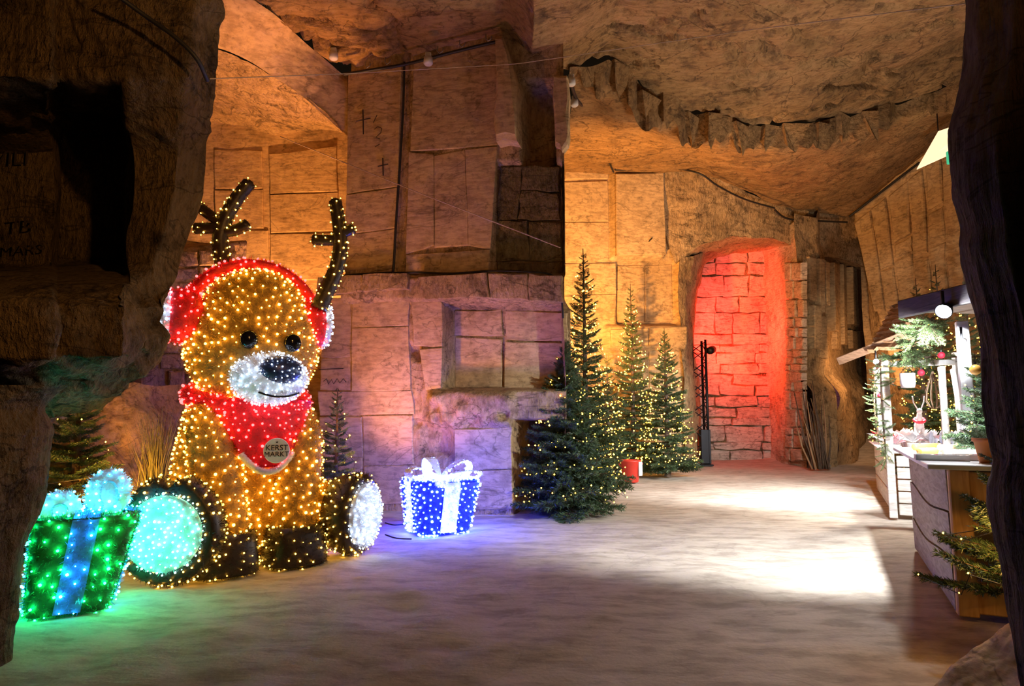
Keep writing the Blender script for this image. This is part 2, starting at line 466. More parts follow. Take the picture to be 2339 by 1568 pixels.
SM = [
    [(800, 172), (916, 152), (908, 425), (795, 442)], [(795, 450), (906, 432), (902, 520), (793, 535)],
    [(793, 541), (901, 526), (898, 605), (785, 618)],
    [(948, 150), (1045, 122), (1138, 100), (1136, 330), (1045, 338), (940, 345)],
    [(938, 352), (990, 356), (990, 560), (932, 580)], [(996, 360), (1060, 345), (1068, 480), (1068, 560), (996, 565)],
    [(1066, 345), (1134, 338), (1120, 570), (1074, 560)], [(932, 586), (1118, 575), (1116, 622), (930, 622)],
]
LOW = [
    [(745, 684), (800, 682), (800, 815), (738, 815)], [(808, 682), (935, 678), (932, 742), (808, 748)],
    [(808, 754), (932, 748), (938, 890), (808, 892)], [(738, 822), (800, 820), (800, 890), (735, 890)],
    [(730, 898), (938, 896), (945, 945), (735, 948)], [(735, 955), (825, 955), (828, 1040), (735, 1045)],
    [(833, 952), (940, 952), (944, 1060), (835, 1060)], [(835, 1067), (948, 1066), (950, 1150), (835, 1150)],
    [(735, 1052), (828, 1047), (828, 1150), (735, 1150)],
    [(944, 690), (1008, 692), (1010, 790), (948, 790)], [(962, 800), (1010, 798), (1008, 885), (975, 890)],
    [(1042, 984), (1168, 980), (1168, 1070), (1042, 1072)], [(1042, 1078), (1168, 1076), (1168, 1160), (1042, 1162)],
    [(955, 1075), (1036, 1070), (1036, 1160), (955, 1162)],
]
ROUGH = [
    [(1192, 376), (1270, 380), (1272, 430), (1190, 425)], [(1188, 432), (1272, 438), (1274, 498), (1182, 494)],
    [(1140, 380), (1184, 376), (1178, 494), (1136, 496)], [(1135, 505), (1200, 502), (1202, 590), (1130, 594)],
    [(1208, 505), (1276, 507), (1278, 590), (1208, 590)], [(1135, 600), (1278, 598), (1280, 624), (1132, 624)],
]
NICHE = [
    [(1022, 704), (1128, 702), (1130, 758), (1022, 758)], [(1140, 704), (1282, 708), (1284, 770), (1142, 768)],
    [(1022, 766), (1128, 770), (1128, 880), (1022, 884)], [(1140, 777), (1284, 779), (1284, 880), (1138, 884)],
]
LEDGE = [
    [(742, 642), (838, 637), (838, 668), (740, 676)], [(844, 636), (938, 632), (940, 662), (844, 668)],
    [(972, 640), (1120, 634), (1125, 682), (985, 688)], [(1128, 634), (1210, 636), (1212, 688), (1130, 684)], [(1217, 636), (1287, 640), (1288, 692), (1218, 689)],
]
k = 0
for grp, t, off, mt, jg in ((SM, 0.022, 0, M_SMOOTH, 0.008), (LOW, 0.028, 0, M_SMOOTH, 0.012), (ROUGH, 0.07, -0.16, M_OLIVE, 0.03), (NICHE, 0.025, -0.38, M_SMOOTH, 0.012), (LEDGE, 0.09, 0.10, M_HEWN, 0.02)):
    for p in grp:
        k += 1
        block(WB, p, wall_back, mt, t + (k % 3) * 0.006, off, 0.007, jg * .7, k, grow=2.3)
# two standing ribs beside the dark recess
block(WB, [(1143, 98), (1160, 100), (1188, 215), (1190, 335), (1140, 335), (1143, 220)], wall_back, M_SMOOTH, 0.26, 0, 0.05, 0.02, 71, 'stone_rib')
block(WB, [(1268, 175), (1300, 180), (1303, 320), (1288, 350), (1268, 335)], wall_back, M_SMOOTH, 0.10, 0, 0.03, 0.02, 72, 'stone_rib')
# return of the wall into the hall behind
e = WB.to3(WB.len, 0); 
patch('wall_back_return', [[(e[0], e[1], 7.0), (e[0] + 0.12, 11.5, 7.0), (1.06, 15.0, 7.0)], [(e[0], e[1], 3.3), (e[0] + 0.12, 11.5, 3.3), (1.06, 15.0, 3.3)], [(e[0], e[1], -0.2), (e[0] + 0.12, 11.5, -0.2), (1.06, 15.0, -0.2)]], 90, 120, M_HEWN, 0.03, 1.4, seed=21)
a = WB.to3(0, 0)
patch('wall_back_corner', [[(a[0], a[1], 7.0), (a[0] - 0.2, 11.6, 7.0)], [(a[0], a[1], -0.2), (a[0] - 0.2, 11.6, -0.2)]], 50, 120, M_HEWN, 0.03, 1.4, seed=22)
# dark plank door standing in the doorway niche
# ---------------------------------------------------------------- alcove on the left
WA = WF(P(330, 1000, 11.4), P(800, 1000, 11.4))
wall_alcove = WA.sheet('wall_alcove', -0.3, WA.len + 0.4, -0.2, 6.9, 0.05, M_SMOOTH, 0.03, 1.2, 31)
for i, p in enumerate([[(492, 345), (598, 348), (600, 430), (494, 430)], [(494, 438), (600, 436), (600, 520), (496, 522)],
                       [(620, 358), (768, 338), (770, 436), (622, 443)], [(622, 450), (770, 443), (770, 528), (622, 532)],
                       [(622, 540), (770, 536), (770, 640), (622, 640)], [(500, 530), (612, 530), (612, 640), (500, 640)]]):
    block(WA, p, wall_alcove, M_SMOOTH, 0.06 if i in (2, 3, 4) else 0.03, 0, 0.01, 0.01, 90 + i, grow=2.4)
# rubble pier left of the reindeer
WR = WF(P(372, 1000, 9.0), P(545, 1000, 9.6))
def wr_top(px, py, V): return -0.6 * (1 - sstep(545, 575, py + (px - 380) * 0.12))
wall_pier = WR.sheet('wall_pier', -0.3, WR.len, -0.2, P(450, 535, 9.3)[2] + 0.0, 0.03, M_HEWN, 0.03, 1.5, 33, wr_top)
rnd = random.Random(5)
y = 575
while y < 1110:
    hgt = rnd.choice((22, 28, 34, 46)); x = 378 + rnd.uniform(-14, 4)
    while x < 535:
        w = rnd.uniform(38, 80)
        block(WR, [(x, y), (min(x + w, 540), y + 2), (min(x + w, 540), y + hgt), (x, y + hgt)], wall_pier, M_HEWN, rnd.uniform(0.03, 0.09), 0, 0.014, 0.012, int(y * 7 + x))
        x += w + 4
    y += hgt + 4
# low sandy wall seen under the overhang
patch('wall_sand_bank', [[P(20, 880, 6.6), P(180, 880, 7.2), P(330, 880, 7.8), P(420, 880, 8.6)],
                         [P(20, 1000, 6.4), P(180, 1000, 6.9), P(330, 1000, 7.5), P(420, 1000, 8.4)],
                         [P(20, 1150, 6.2), P(180, 1150, 6.6), P(330, 1160, 7.1), P(420, 1160, 8.0)],
                         [G(10, 1290, -0.1), G(180, 1260, -0.1), G(330, 1240, -0.1), G(420, 1205, -0.1)]], 90, 70, M_AMBER_LIT, 0.10, 1.6, True, 35)
# arch over the alcove: face and lit underside
top = [P(440, -80, 7.4), P(585, 0, 7.7), P(700, 100, 8.8), P(776, 165, 9.35), P(800, 175, 9.5)]
bot = [P(440, 95, 8.4), P(545, 128, 8.6), P(640, 185, 8.9), P(715, 240, 9.15), P(800, 318, 9.4)]
back = [P(430, 275, 11.5), P(520, 288, 11.5), P(620, 312, 11.5), P(700, 306, 11.5), P(800, 290, 11.5)]
patch('wall_arch', [top, [(a + b) / 2 + np.array([0, -0.1, 0.1]) for a, b in zip(top, bot)], bot], 120, 60, M_SMOOTH, 0.03, 1.2, True, 36)
patch('ceiling_alcove', [bot, back], 120, 90, M_HEWN, 0.05, 1.6, False, 37, strokes=0.02, stroke_dir=(3, 9, 9))

# ---------------------------------------------------------------- centre wall, bright, behind the fir trees
WC = WF(P(1270, 1000, 14.6), P(1570, 1000, 15.4))
def wc_extra(px, py, V):
    d = -0.22 * boxmask(px, py, 1412, 596, 1548, 742, 6)
    d = d + 0.18 * boxmask(px, py, 1380, 744, 1565, 800, 8)
    d = d + 0.20 * boxmask(px, py, 1394, 398, 1512, 592, 4)
    return d
wall_centre = WC.sheet('wall_centre', -0.3, WC.len, -0.2, 7.2, 0.03, M_SMOOTH, 0.03, 1.2, 41, wc_extra)
for i, (p, t, off) in enumerate([
    ([(1294, 300), (1386, 300), (1386, 408), (1291, 410)], .06, 0), ([(1290, 419), (1386, 417), (1388, 505), (1289, 505)], .06, 0), ([(1289, 511), (1388, 511), (1388, 595), (1288, 595)], .06, 0),
    ([(1399, 408), (1502, 406), (1508, 585), (1400, 588)], .10, .2), ([(1288, 605), (1404, 605), (1404, 670), (1289, 672)], .07, 0), ([(1290, 678), (1404, 676), (1402, 742), (1291, 742)], .05, 0),
    ([(1420, 606), (1478, 604), (1478, 732), (1420, 735)], .05, -.22), ([(1484, 604), (1542, 602), (1544, 732), (1484, 732)], .05, -.22),
    ([(1388, 758), (1470, 754), (1470, 790), (1390, 794)], .07, .18), ([(1476, 754), (1556, 752), (1556, 788), (1476, 790)], .07, .18),
    ([(1392, 806), (1478, 804), (1478, 850), (1392, 852)], .06, 0), ([(1484, 804), (1560, 802), (1560, 880), (1484, 882)], .06, 0),
    ([(1392, 858), (1478, 856), (1478, 930), (1392, 932)], .04, 0), ([(1484, 888), (1560, 886), (1560, 960), (1484, 962)], .04, 0),
    ([(1392, 938), (1478, 936), (1478, 1040), (1392, 1042)], .06, 0), ([(1484, 968), (1560, 966), (1560, 1060), (1484, 1062)], .05, 0),
    ([(1522, 430), (1560, 440), (1560, 500), (1522, 490)], .05, 0), ([(1522, 500), (1560, 512), (1560, 592), (1528, 592)], .03, 0)]):
    block(WC, p, wall_centre, M_SMOOTH, t * .7, off, 0.012, 0.01, 120 + i, grow=1.8)

# ---------------------------------------------------------------- end wall lit red, in its arch
WE = WF(P(1540, 1000, 18.6), P(1880, 1000, 18.8))
M_BRICKY = rock('limestone_end', (0.52, 0.40, 0.30), (0.66, 0.52, 0.40), (0.16, 0.10, 0.07), (2, 2, 14), bump=0.5, dist=0.05, stain=0.5)
wall_end = WE.sheet('wall_end', -0.3, WE.len + 0.2, -0.2, 6.0, 0.05, M_OLIVE, 0.03, 1.6, 51)
rnd = random.Random(12)
y = 566
row = 0
while y < 1046:
    upper = y < 720
    hgt = rnd.choice((26, 34, 46)) if upper else rnd.choice((12, 16, 22, 34))
    x = 1572 + rnd.uniform(0, 12)
    while x < 1858:
        w = rnd.uniform(38, 72) if upper else rnd.uniform(50, 110)
        x1 = min(x + w, 1866)
        if x1 - x > 10:
            t = rnd.uniform(0.05, 0.09) if upper else rnd.uniform(0.03, 0.13)
            sk = rnd.uniform(-3, 3)
            block(WE, [(x, y + sk * .5), (x1, y - sk * .5), (x1 + sk, y + hgt), (x, y + hgt + sk * .4)], wall_end, M_BRICKY, t, 0, 0.016, 0.03, int(y * 13 + x))
        x = x1 + 2.4
    y += hgt + 2.6
    row += 1
# jamb on the left of the arch and the lintel rock above it
patch('wall_jamb', [[P(1555, 590, 15.2), P(1580, 585, 15.6), P(1610, 575, 16.6), P(1622, 570, 18.7)],
                    [P(1550, 660, 15.2), P(1566, 660, 15.5), P(1586, 660, 16.6), P(1596, 655, 18.7)],
                    [P(1555, 760, 15.2), P(1572, 760, 15.5), P(1580, 760, 16.6), P(1586, 760, 18.7)],
                    [P(1560, 900, 15.2), P(1578, 900, 15.6), P(1590, 900, 16.6), P(1596, 900, 18.7)],
                    [P(1560, 1085, 15.2), P(1578, 1075, 15.6), P(1592, 1070, 16.6), P(1598, 1062, 18.7)]], 60, 140, M_HEWN, 0.06, 1.8, True, 53)
lt = [P(1500, 385, 15.0), P(1600, 390, 15.2), P(1680, 425, 15.6), P(1765, 465, 16.2), P(1860, 480, 17.2), P(1945, 490, 17.8), P(2000, 500, 18)]
lm = [P(1500, 480, 15.2), P(1590, 480, 15.3), P(1680, 500, 15.8), P(1765, 510, 16.4), P(1860, 530, 17.3), P(1945, 545, 17.9), P(2000, 550, 18.2)]
lb = [P(1540, 600, 15.2), P(1600, 562, 15.4), P(1670, 542, 15.9), P(1765, 545, 16.5), P(1850, 578, 17.3), P(1950, 600, 18.0), P(2000, 615, 18.3)]
lu = [P(1590, 610, 18.7), P(1640, 590, 18.7), P(1690, 580, 18.8), P(1765, 575, 18.8), P(1850, 585, 19.0), P(1950, 606, 19.4), P(2000, 620, 19.6)]
patch('wall_lintel', [lt, lm, lb, lu], 160, 90, M_HEWN, 0.07, 1.5, False, 54, strokes=0.02, stroke_dir=(2, 2, 9))

# ---------------------------------------------------------------- passage wall with upright ribs
WP = WF(P(1842, 1000, 16.45), P(1892, 1000, 16.8)); WP2 = WF(P(1892, 1000, 16.8), P(1990, 1000, 22.0))
def wp_extra(px, py, V): return 0.22 * sstep(845, 900, py) * (1 + 0.7 * vnoise(V * 1.7, 8)) 
wall_passage = WP.sheet('wall_passage', -0.1, WP.len + 0.02, -0.2, 6.4, 0.04, M_HEWN, 0.05, 1.4, 61, wp_extra)
wall_passage_inner = WP2.sheet('wall_passage_inner', -0.05, WP2.len + 0.3, -0.2, 7.4, 0.06, M_HEWN, 0.08, 1.2, 68, wp_extra)
for i, (x0, x1, y0, y1) in enumerate([(1842, 1858, 588, 690), (1861, 1872, 592, 715), (1845, 1862, 698, 800), (1866, 1882, 722, 820), (1876, 1884, 598, 700), (1888, 1897, 602, 760), (1901, 1910, 604, 800), (1914, 1921, 605, 790), (1932, 1945, 612, 745), (1948, 1962, 614, 750), (1934, 1960, 756, 800)]):
    wf_, pw_ = (WP, wall_passage) if x0 < 1884 else (WP2, wall_passage_inner)
    block(wf_, [(x0, y0), (x1, y0 + 3), (x1 + 2, y1), (x0 + 2, y1 - 3)], pw_, M_SMOOTH, 0.10 + 0.05 * (i % 3), 0.0, 0.02, 0.012, 150 + i, 'stone_rib')
pa = WP.to3(-.05, 0); pb_ = WP.to3(WP.len + .1, 0)
patch('wall_passage_side', [[(pa[0], pa[1], 6.2), (pa[0] + .02, 19.0, 6.2)], [(pa[0], pa[1], -.1), (pa[0] + .02, 19.0, -.1)]], 40, 100, M_BRICKY, .05, 1.8, False, 66)
WS = WF((pa[0] - .01, 16.5), (pa[0] + .01, 19.0)); wall_side = bpy.data.objects['wall_passage_side']
rnd = random.Random(41); y = 600
while y < 1040:
    hgt = rnd.choice((14, 20, 28, 40)); x0 = 1800; c_ = rnd.uniform(1808, 1826)
    for (xa, xb) in ((x0, c_), (c_ + 1.6, 1838)): block(WS, [(xa, y), (xb, y + 1), (xb, y + hgt), (xa, y + hgt)], wall_side, M_BRICKY, rnd.uniform(.04, .10), 0, .02, .02, int(y * 3 + xa))
    y += hgt + 2.2
# rock of the far passage
patch('wall_far', [[P(1900, 560, 25), P(1960, 560, 25), P(2040, 560, 25), P(2120, 560, 25)], [P(1900, 1040, 25), P(1960, 1040, 25), P(2040, 1040, 25), P(2120, 1040, 25)]], 60, 60, M_SMOOTH, 0.12, 0.8, False, 62)

# ---------------------------------------------------------------- right wall with long upright joints
wr0 = P(1950, 600, 17.6); wr1 = P(2215, 500, 14.8)
WRT = WF(wr0, wr1)
wall_right = WRT.sheet('wall_right', -0.5, WRT.len + 2.5, 2.0, 9.0, 0.06, M_SMOOTH, 0.05, 1.0, 63, lambda px, py, V: -0.9 * (1 - sstep(0, 1, (px - (1938 + np.clip(py - 490, 0, 400) * 0.24)) / 12)))
patch('wall_right_foot', [[wr0 + np.array([0.5, 0.3, -0.4]), (wr0 + wr1) / 2, wr1, wr1 + (wr1 - wr0) * 0.5], [(wr0[0] + 0.6, wr0[1], 0), ((wr0 + wr1) / 2 * np.array([1, 1, 0])), wr1 * np.array([1, 1, 0]), (wr1 + (wr1 - wr0) * .5) * np.array([1, 1, 0])]], 60, 60, M_HEWN, 0.06, 1.2, False, 64)
tops = [1950, 1992, 2028, 2078, 2112, 2152, 2196, 2240]
bots = [2000, 2026, 2058, 2094, 2134, 2172, 2212, 2250]
def ty(x): return 500 + (x - 1945) * (-0.80)
for i in range(7):
    x0, x1, b0, b1 = tops[i] + 3, tops[i + 1] - 3, bots[i] + 2, bots[i + 1] - 2
    cuts = [0, .22 + .1 * (i % 3), .55, 1] if i in (2, 4) else ([0, .5 + .1 * (i % 2), 1] if i % 2 else [0, 1])
    for c0, c1 in zip(cuts[:-1], cuts[1:]):
        def q(x, bx, c): return (x + (bx - x) * c, (ty(x) + 14) + (700 - ty(x)) * c)
        g = 0.012
        block(WRT, [q(x0, b0, c0 + g), q(x1, b1, c0 + g), q(x1, b1, c1 - g), q(x0, b0, c1 - g)], wall_right, M_SMOOTH, 0.06 + 0.02 * (i % 2), 0, 0.03, 0.02, 170 + i * 5 + int(c0 * 10))

# ---------------------------------------------------------------- ceiling: front field, jagged break, back field
E = [P(440, -80, 7.4), P(585, 0, 7.7), P(700, 100, 8.8), P(776, 158, 9.35), P(925, 132, 9.1), P(1150, 84, 8.75), P(1215, 150, 8.8), P(1300, 165, 9.2), P(1390, 135, 9.6), P(1500, 222, 10.6), P(1600, 258, 11.2), P(1720, 282, 11.8), P(1850, 282, 12.2), P(1960, 258, 12.6), P(2080, 225, 12.8), P(2230, 170, 12.8), P(2500, 60, 12.5)]
def tow(p, Y, dx=0.0, z=None): return np.array([p[0] * (0.55 + 0.45 * Y / p[1]) + dx, Y, z])
rows = [[(-7 + 15 * i / (len(E) - 1), -3.5, 6.2) for i in range(len(E))],
        [tow(p, 2.0, 0, 6.5) for p in E], [tow(p, 5.0, 0, 6.55) for p in E],
        [np.array([p[0] * 0.93, p[1] - 1.4, p[2] + 0.10]) for p in E], E]
def cf(px, py, V):
    d = 0.10 * vnoise(V * np.array([0.9, 0.5, 1]), 5)
    ridges = fbm(np.stack([V[..., 0] * 0.5 + V[..., 1] * 0.25, V[..., 1] * 1.3 - V[..., 0] * 0.35, V[..., 2]], -1), 44, 4)
    return d - 0.16 * np.clip(0.12 - np.abs(ridges), 0, 1) / 0.12
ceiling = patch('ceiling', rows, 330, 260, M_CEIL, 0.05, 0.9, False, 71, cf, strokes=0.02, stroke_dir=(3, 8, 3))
Rb = E[7:]
drop = [30, 50, 66, 60, 62, 66, 52, 56, 40, 34]
jag = []
for p, dp in zip(Rb, drop):
    q = p.copy(); q[2] -= dp / 1500 * p[1]; q[1] += 0.10; jag.append(q)
RbD = resample([Rb, jag], 170, 9)
n_ = RbD.shape[1]
tnoise = 1.2 * vnoise(np.stack([np.arange(n_) * 0.27, np.zeros(n_), np.zeros(n_)], -1), 7) + 0.5 * np.sign(vnoise(np.stack([np.arange(n_) * 0.14, np.zeros(n_) + 3.3, np.zeros(n_)], -1), 9))
w = np.linspace(0, 1, 9)[:, None]
RbD[..., 2] += np.minimum(0.25, 0.17 * 0) + w * tnoise[None, :] * 0.17
RbD[..., 1] += 0.22 * vnoise(RbD * np.array([2.5, 2.5, 0.5]), 12)
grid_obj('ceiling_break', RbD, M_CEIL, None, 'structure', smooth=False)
R0 = [RbD[-1, i] for i in np.linspace(0, n_ - 1, 10).astype(int)]
R1 = [P(1280, 392, 14.7), P(1390, 400, 14.9), P(1500, 392, 15.0), P(1600, 392, 15.2), P(1680, 425, 15.6), P(1765, 465, 16.2), P(1870, 488, 17.2), P(1944, 496, 17.6), P(2080, 392, 16.3), P(2240, 262, 14.7)]
R0d = resample([RbD[-1][None].repeat(1, 0)[0].tolist()] * 2, 170, 2)[0]
R1d = resample([R1, R1], 170, 2)[0]
R0s = R0d.copy(); ker = np.ones(31) / 31
for c_ in range(3): R0s[:, c_] = np.convolve(np.pad(R0d[:, c_], 15, 'edge'), ker, 'valid')
Vb = np.stack([R0s * (1 - t) + R1d * t + (R0d - R0s) * math.exp(-t * 22) for t in np.linspace(0, 1, 110)], 0)
t_ = np.linspace(0, 1, 110)[:, None]
Vb[..., 2] += (0.06 * fbm(Vb * 1.1, 77, 5) + 0.02 * fbm(Vb * np.array([3, 9, 3]), 78, 3)) * np.clip(t_ * 20, 0, 1) + 0.25 * np.sin(t_ * math.pi) * 0.3
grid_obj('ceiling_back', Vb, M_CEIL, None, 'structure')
# angular teeth of rock left hanging along the break
rnd = random.Random(77)
ceil_break = bpy.data.objects['ceiling_break']
for i, f in enumerate((.14, .20, .25, .31, .36, .42, .48, .53, .58, .63, .69)):
    k_ = int(f * (n_ - 1)); tp = RbD[3, k_]; w_ = rnd.uniform(.14, .30); h_ = rnd.uniform(.28, .50); dx = rnd.uniform(-.12, .12)
    ax = RbD[3, min(k_ + 4, n_ - 1)] - RbD[3, max(k_ - 4, 0)]; ax[2] = 0; ax /= np.linalg.norm(ax); ay = np.array([-ax[1], ax[0], 0])
    vs = [tp + ax * a_ * w_ + ay * b_ + np.array([0, 0, .12]) for a_, b_ in ((-1, -.14), (1, -.12), (1, .3), (-1, .3))]
    vs += [tp + ax * (dx - w_ * .35) - ay * .06 - np.array([0, 0, h_ * .8]), tp + ax * (dx + w_ * .4) + ay * .05 - np.array([0, 0, h_])]
    MB().add(vs, [(0, 1, 5, 4), (1, 2, 5), (2, 3, 4, 5), (3, 0, 4), (3, 2, 1, 0)]).build('stone_tooth', M_CEIL, ceil_break)
# roof of the passage beyond
patch('ceiling_passage', [[P(1860, 480, 17.2), P(1945, 490, 18.6), P(2020, 490, 19.5)], [P(1880, 560, 26), P(1960, 560, 26), P(2060, 560, 26)]], 30, 30, M_CEIL, 0.06, 1.0, False, 79)

# ---------------------------------------------------------------- overhanging rock on the left
sil = [(-260, 545), (-60, 510), (40, 498), (180, 480), (300, 470), (345, 466), (440, 458), (520, 436), (600, 410), (650, 392), (700, 376), (735, 370), (770, 386), (815, 362), (860, 326), (900, 282), (925, 215), (948, 120)]
rowsL = []
for (py, sx) in sil:
    if py < 300: ds = (4.4, 4.5, 4.65, 4.65, 4.65, 4.8, 5.1)
    elif py < 345: ds = (5.2, 5.4, 6.2, 6.3, 4.95, 4.95, 5.2)
    elif py < 640: ds = (5.6, 5.75, 6.3, 6.3, 5.05, 5.05, 5.3)
    elif py < 700: ds = (4.3, 4.4, 4.5, 4.6, 4.75, 4.95, 5.2)
    elif py < 830: ds = (3.7, 3.9, 4.1, 4.25, 4.45, 4.7, 4.9)
    elif py < 905: ds = (3.75, 3.9, 4.15, 4.3, 4.5, 4.65, 4.8)
    else: ds = (3.9, 4.2, 4.5, 4.7, 4.8, 4.9, 5.0)
    if py < 860: xs_ = (-420, 118, 132, 284, 296, sx - 60, sx)
    else: xs_ = tuple(-420 + (sx + 420) * f for f in (0, .35, .55, .7, .82, .93, 1))
    r = [P(x, py, d) for x, d in zip(xs_, ds)]
    bk = P(sx - 45, py, 6.6); r.append(bk)
    r.append(P(sx - 160, py, 8.2))
    rowsL.append(r)
# underside, going back
rowsL.append([P(x, 935, d) for x, d in zip((-420, -150, 0, 40, 60, 85, 105, 115, 115), (5.6, 5.8, 6, 6.2, 6.3, 6.4, 6.5, 7, 8.2))])
def wl_extra(px, py, V):
    up = 1 - sstep(280, 345, py); mid = sstep(640, 690, py)
    st = fbm(np.stack([V[..., 0] * 9 + V[..., 2] * 5, V[..., 1] * 5, V[..., 2] * 3.0 - V[..., 0] * 2], -1), 91, 3)
    return (0.035 * st + 0.05 * vnoise(V * 2.2, 93)) * np.clip(up + mid, 0, 1)
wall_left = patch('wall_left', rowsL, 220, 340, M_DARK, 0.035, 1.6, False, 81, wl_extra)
# lower foot of that rock, nearest the camera
silF = [(880, 150), (930, 104), (990, 112), (1060, 100), (1160, 84), (1260, 66), (1360, 50), (1470, 34), (1620, 10), (1800, -20)]
rowsF = [[P(-420, py, 2.9), P(-120, py, 3.2), P(sx - 70, py, 3.45), P(sx - 10, py, 3.6), P(sx, py, 3.8), P(sx - 60, py, 4.4), P(sx - 160, py, 5.4)] for (py, sx) in silF]
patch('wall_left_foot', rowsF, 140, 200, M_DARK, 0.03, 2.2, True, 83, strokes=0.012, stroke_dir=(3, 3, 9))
# ---------------------------------------------------------------- near dark pillar on the right
silR = [(-300, 2225), (-60, 2212), (60, 2210), (140, 2206), (230, 2186), (300, 2171), (400, 2173), (450, 2178), (520, 2192), (560, 2190), (600, 2196), (700, 2220), (800, 2243), (900, 2258), (960, 2266), (1050, 2276), (1110, 2262), (1160, 2258), (1230, 2272), (1300, 2288), (1400, 2302), (1500, 2318), (1640, 2340), (1900, 2380)]
rowsR = [[P(sx + 70, py, 3.6), P(sx + 12, py, 3.1), P(sx, py, 2.75), P(sx + 30, py, 2.5), P(sx + 110, py, 2.35), P(sx + 330, py, 2.3), P(sx + 800, py, 2.1)] for (py, sx) in silR]
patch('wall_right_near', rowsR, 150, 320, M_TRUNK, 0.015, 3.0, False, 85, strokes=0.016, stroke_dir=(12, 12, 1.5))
# pale sandy rock at its foot
patch('wall_right_rock', [[P(2385, 1330, 3.3), P(2400, 1400, 3.4), P(2500, 1400, 3.5)], [P(2305, 1440, 3.15), P(2350, 1440, 3.0), P(2480, 1450, 2.8)],
                          [P(2215, 1500, 3.15), P(2330, 1520, 2.9), P(2470, 1530, 2.6)], [P(2130, 1560, 3.12), P(2260, 1590, 2.85), P(2440, 1600, 2.5)], [P(2090, 1640, 3.0), P(2230, 1680, 2.7), P(2430, 1700, 2.4)]], 90, 90, M_SMOOTH, 0.03, 3.5, True, 87)

# ================================================================== TINSEL AND BULBS
def tri_arrays(m):
    V = np.array(m.v); T = []
    for f in m.f:
        for j in range(1, len(f) - 1): T.append((f[0], f[j], f[j + 1]))
    return V, np.array(T)
def sample(m, n, rng):
    V, T = tri_arrays(m)
    a, b, c = V[T[:, 0]], V[T[:, 1]], V[T[:, 2]]
    nr = np.cross(b - a, c - a); ar = np.linalg.norm(nr, axis=1) + 1e-12
    nr = nr / ar[:, None]
    i = rng.choice(len(T), n, p=ar / ar.sum())
    r1 = np.sqrt(rng.random(n)); r2 = rng.random(n)
    p = a[i] * (1 - r1)[:, None] + b[i] * (r1 * (1 - r2))[:, None] + c[i] * (r1 * r2)[:, None]
    ctr = V.mean(0)
    return p, nr[i], ar.sum() / 2, ctr
def outward(m, p, n, ctr):
    return n
def tinsel(m, per_m2, length, width, mat_, parent, seed=0, name='tinsel'):
    rng = np.random.default_rng(seed)
    _, _, area, _ = sample(m, 4, rng)
    n = max(60, int(area * per_m2))
    p, nr, _, _ = sample(m, n, rng)
    d = nr * 0.55 + rng.normal(size=(n, 3)) * 0.6
    d /= np.linalg.norm(d, axis=1)[:, None]
    s = np.cross(d, rng.normal(size=(n, 3))); s /= np.linalg.norm(s, axis=1)[:, None] + 1e-9
    L = length * rng.uniform(0.5, 1.1, n)[:, None]
    a = p - s * width / 2 - nr * 0.004; b = p + s * width / 2 - nr * 0.004; c = p + d * L
    V = np.stack([a, b, c], 1).reshape(-1, 3)
    me = bpy.data.meshes.new(name)
    me.from_pydata(V.tolist(), [], np.arange(n * 3).reshape(-1, 3).tolist()); me.update()
    return mkobj(name, me, mat_, parent, 'stuff')
OCT = np.array([(1, 0, 0), (-1, 0, 0), (0, 1, 0), (0, -1, 0), (0, 0, 1), (0, 0, -1)], float)
OCF = [(0, 2, 4), (2, 1, 4), (1, 3, 4), (3, 0, 4), (2, 0, 5), (1, 2, 5), (3, 1, 5), (0, 3, 5)]
PHI = (1 + 5 ** 0.5) / 2
ICO = np.array([(-1, PHI, 0), (1, PHI, 0), (-1, -PHI, 0), (1, -PHI, 0), (0, -1, PHI), (0, 1, PHI), (0, -1, -PHI), (0, 1, -PHI), (PHI, 0, -1), (PHI, 0, 1), (-PHI, 0, -1), (-PHI, 0, 1)]) / math.sqrt(1 + PHI * PHI)
ICF = [(0, 11, 5), (0, 5, 1), (0, 1, 7), (0, 7, 10), (0, 10, 11), (1, 5, 9), (5, 11, 4), (11, 10, 2), (10, 7, 6), (7, 1, 8), (3, 9, 4), (3, 4, 2), (3, 2, 6), (3, 6, 8), (3, 8, 9), (4, 9, 5), (2, 4, 11), (6, 2, 10), (8, 6, 7), (9, 8, 1)]
def bulb_mesh(pts, r, mat_, parent, name='light_bulbs', ico=True, rng=None, local=False):
    B, F = (ICO, ICF) if ico else (OCT, OCF)
    pts = np.asarray(pts); n = len(pts)
    rr = r * (rng.uniform(0.5, 1.3, n) if rng is not None else np.ones(n))
    V = (pts[:, None, :] + B[None] * rr[:, None, None]).reshape(-1, 3)
    Fa = (np.array(F)[None] + (np.arange(n) * len(B))[:, None, None]).reshape(-1, 3)
    me = bpy.data.meshes.new(name); me.from_pydata(V.tolist(), [], Fa.tolist())
    me.polygons.foreach_set('use_smooth', [True] * len(me.polygons)); me.update()
    if local:
        me.materials.append(mat_)
        return child(name, me, parent, kind='stuff')
    return mkobj(name, me, mat_, parent, 'stuff')
def bulbs(m, density, r, mat_, parent, seed=0, off=0.02, keep=None):
    rng = np.random.default_rng(seed + 100)
    _, _, area, _ = sample(m, 4, rng)
    want = int(area * density); md = 0.68 / math.sqrt(density)
    p, nr, _, _ = sample(m, want * 5, rng)
    out = []; acc = np.zeros((0, 3))
    for q, nn in zip(p, nr):
        if len(out) >= want: break
        q2 = q + nn * off
        if keep is not None and not keep(q2): continue
        if len(out) and np.min(((acc - q2) ** 2).sum(1)) < md * md: continue
        out.append(q2); acc = np.array(out)
    return bulb_mesh(out, r, mat_, parent, rng=rng)
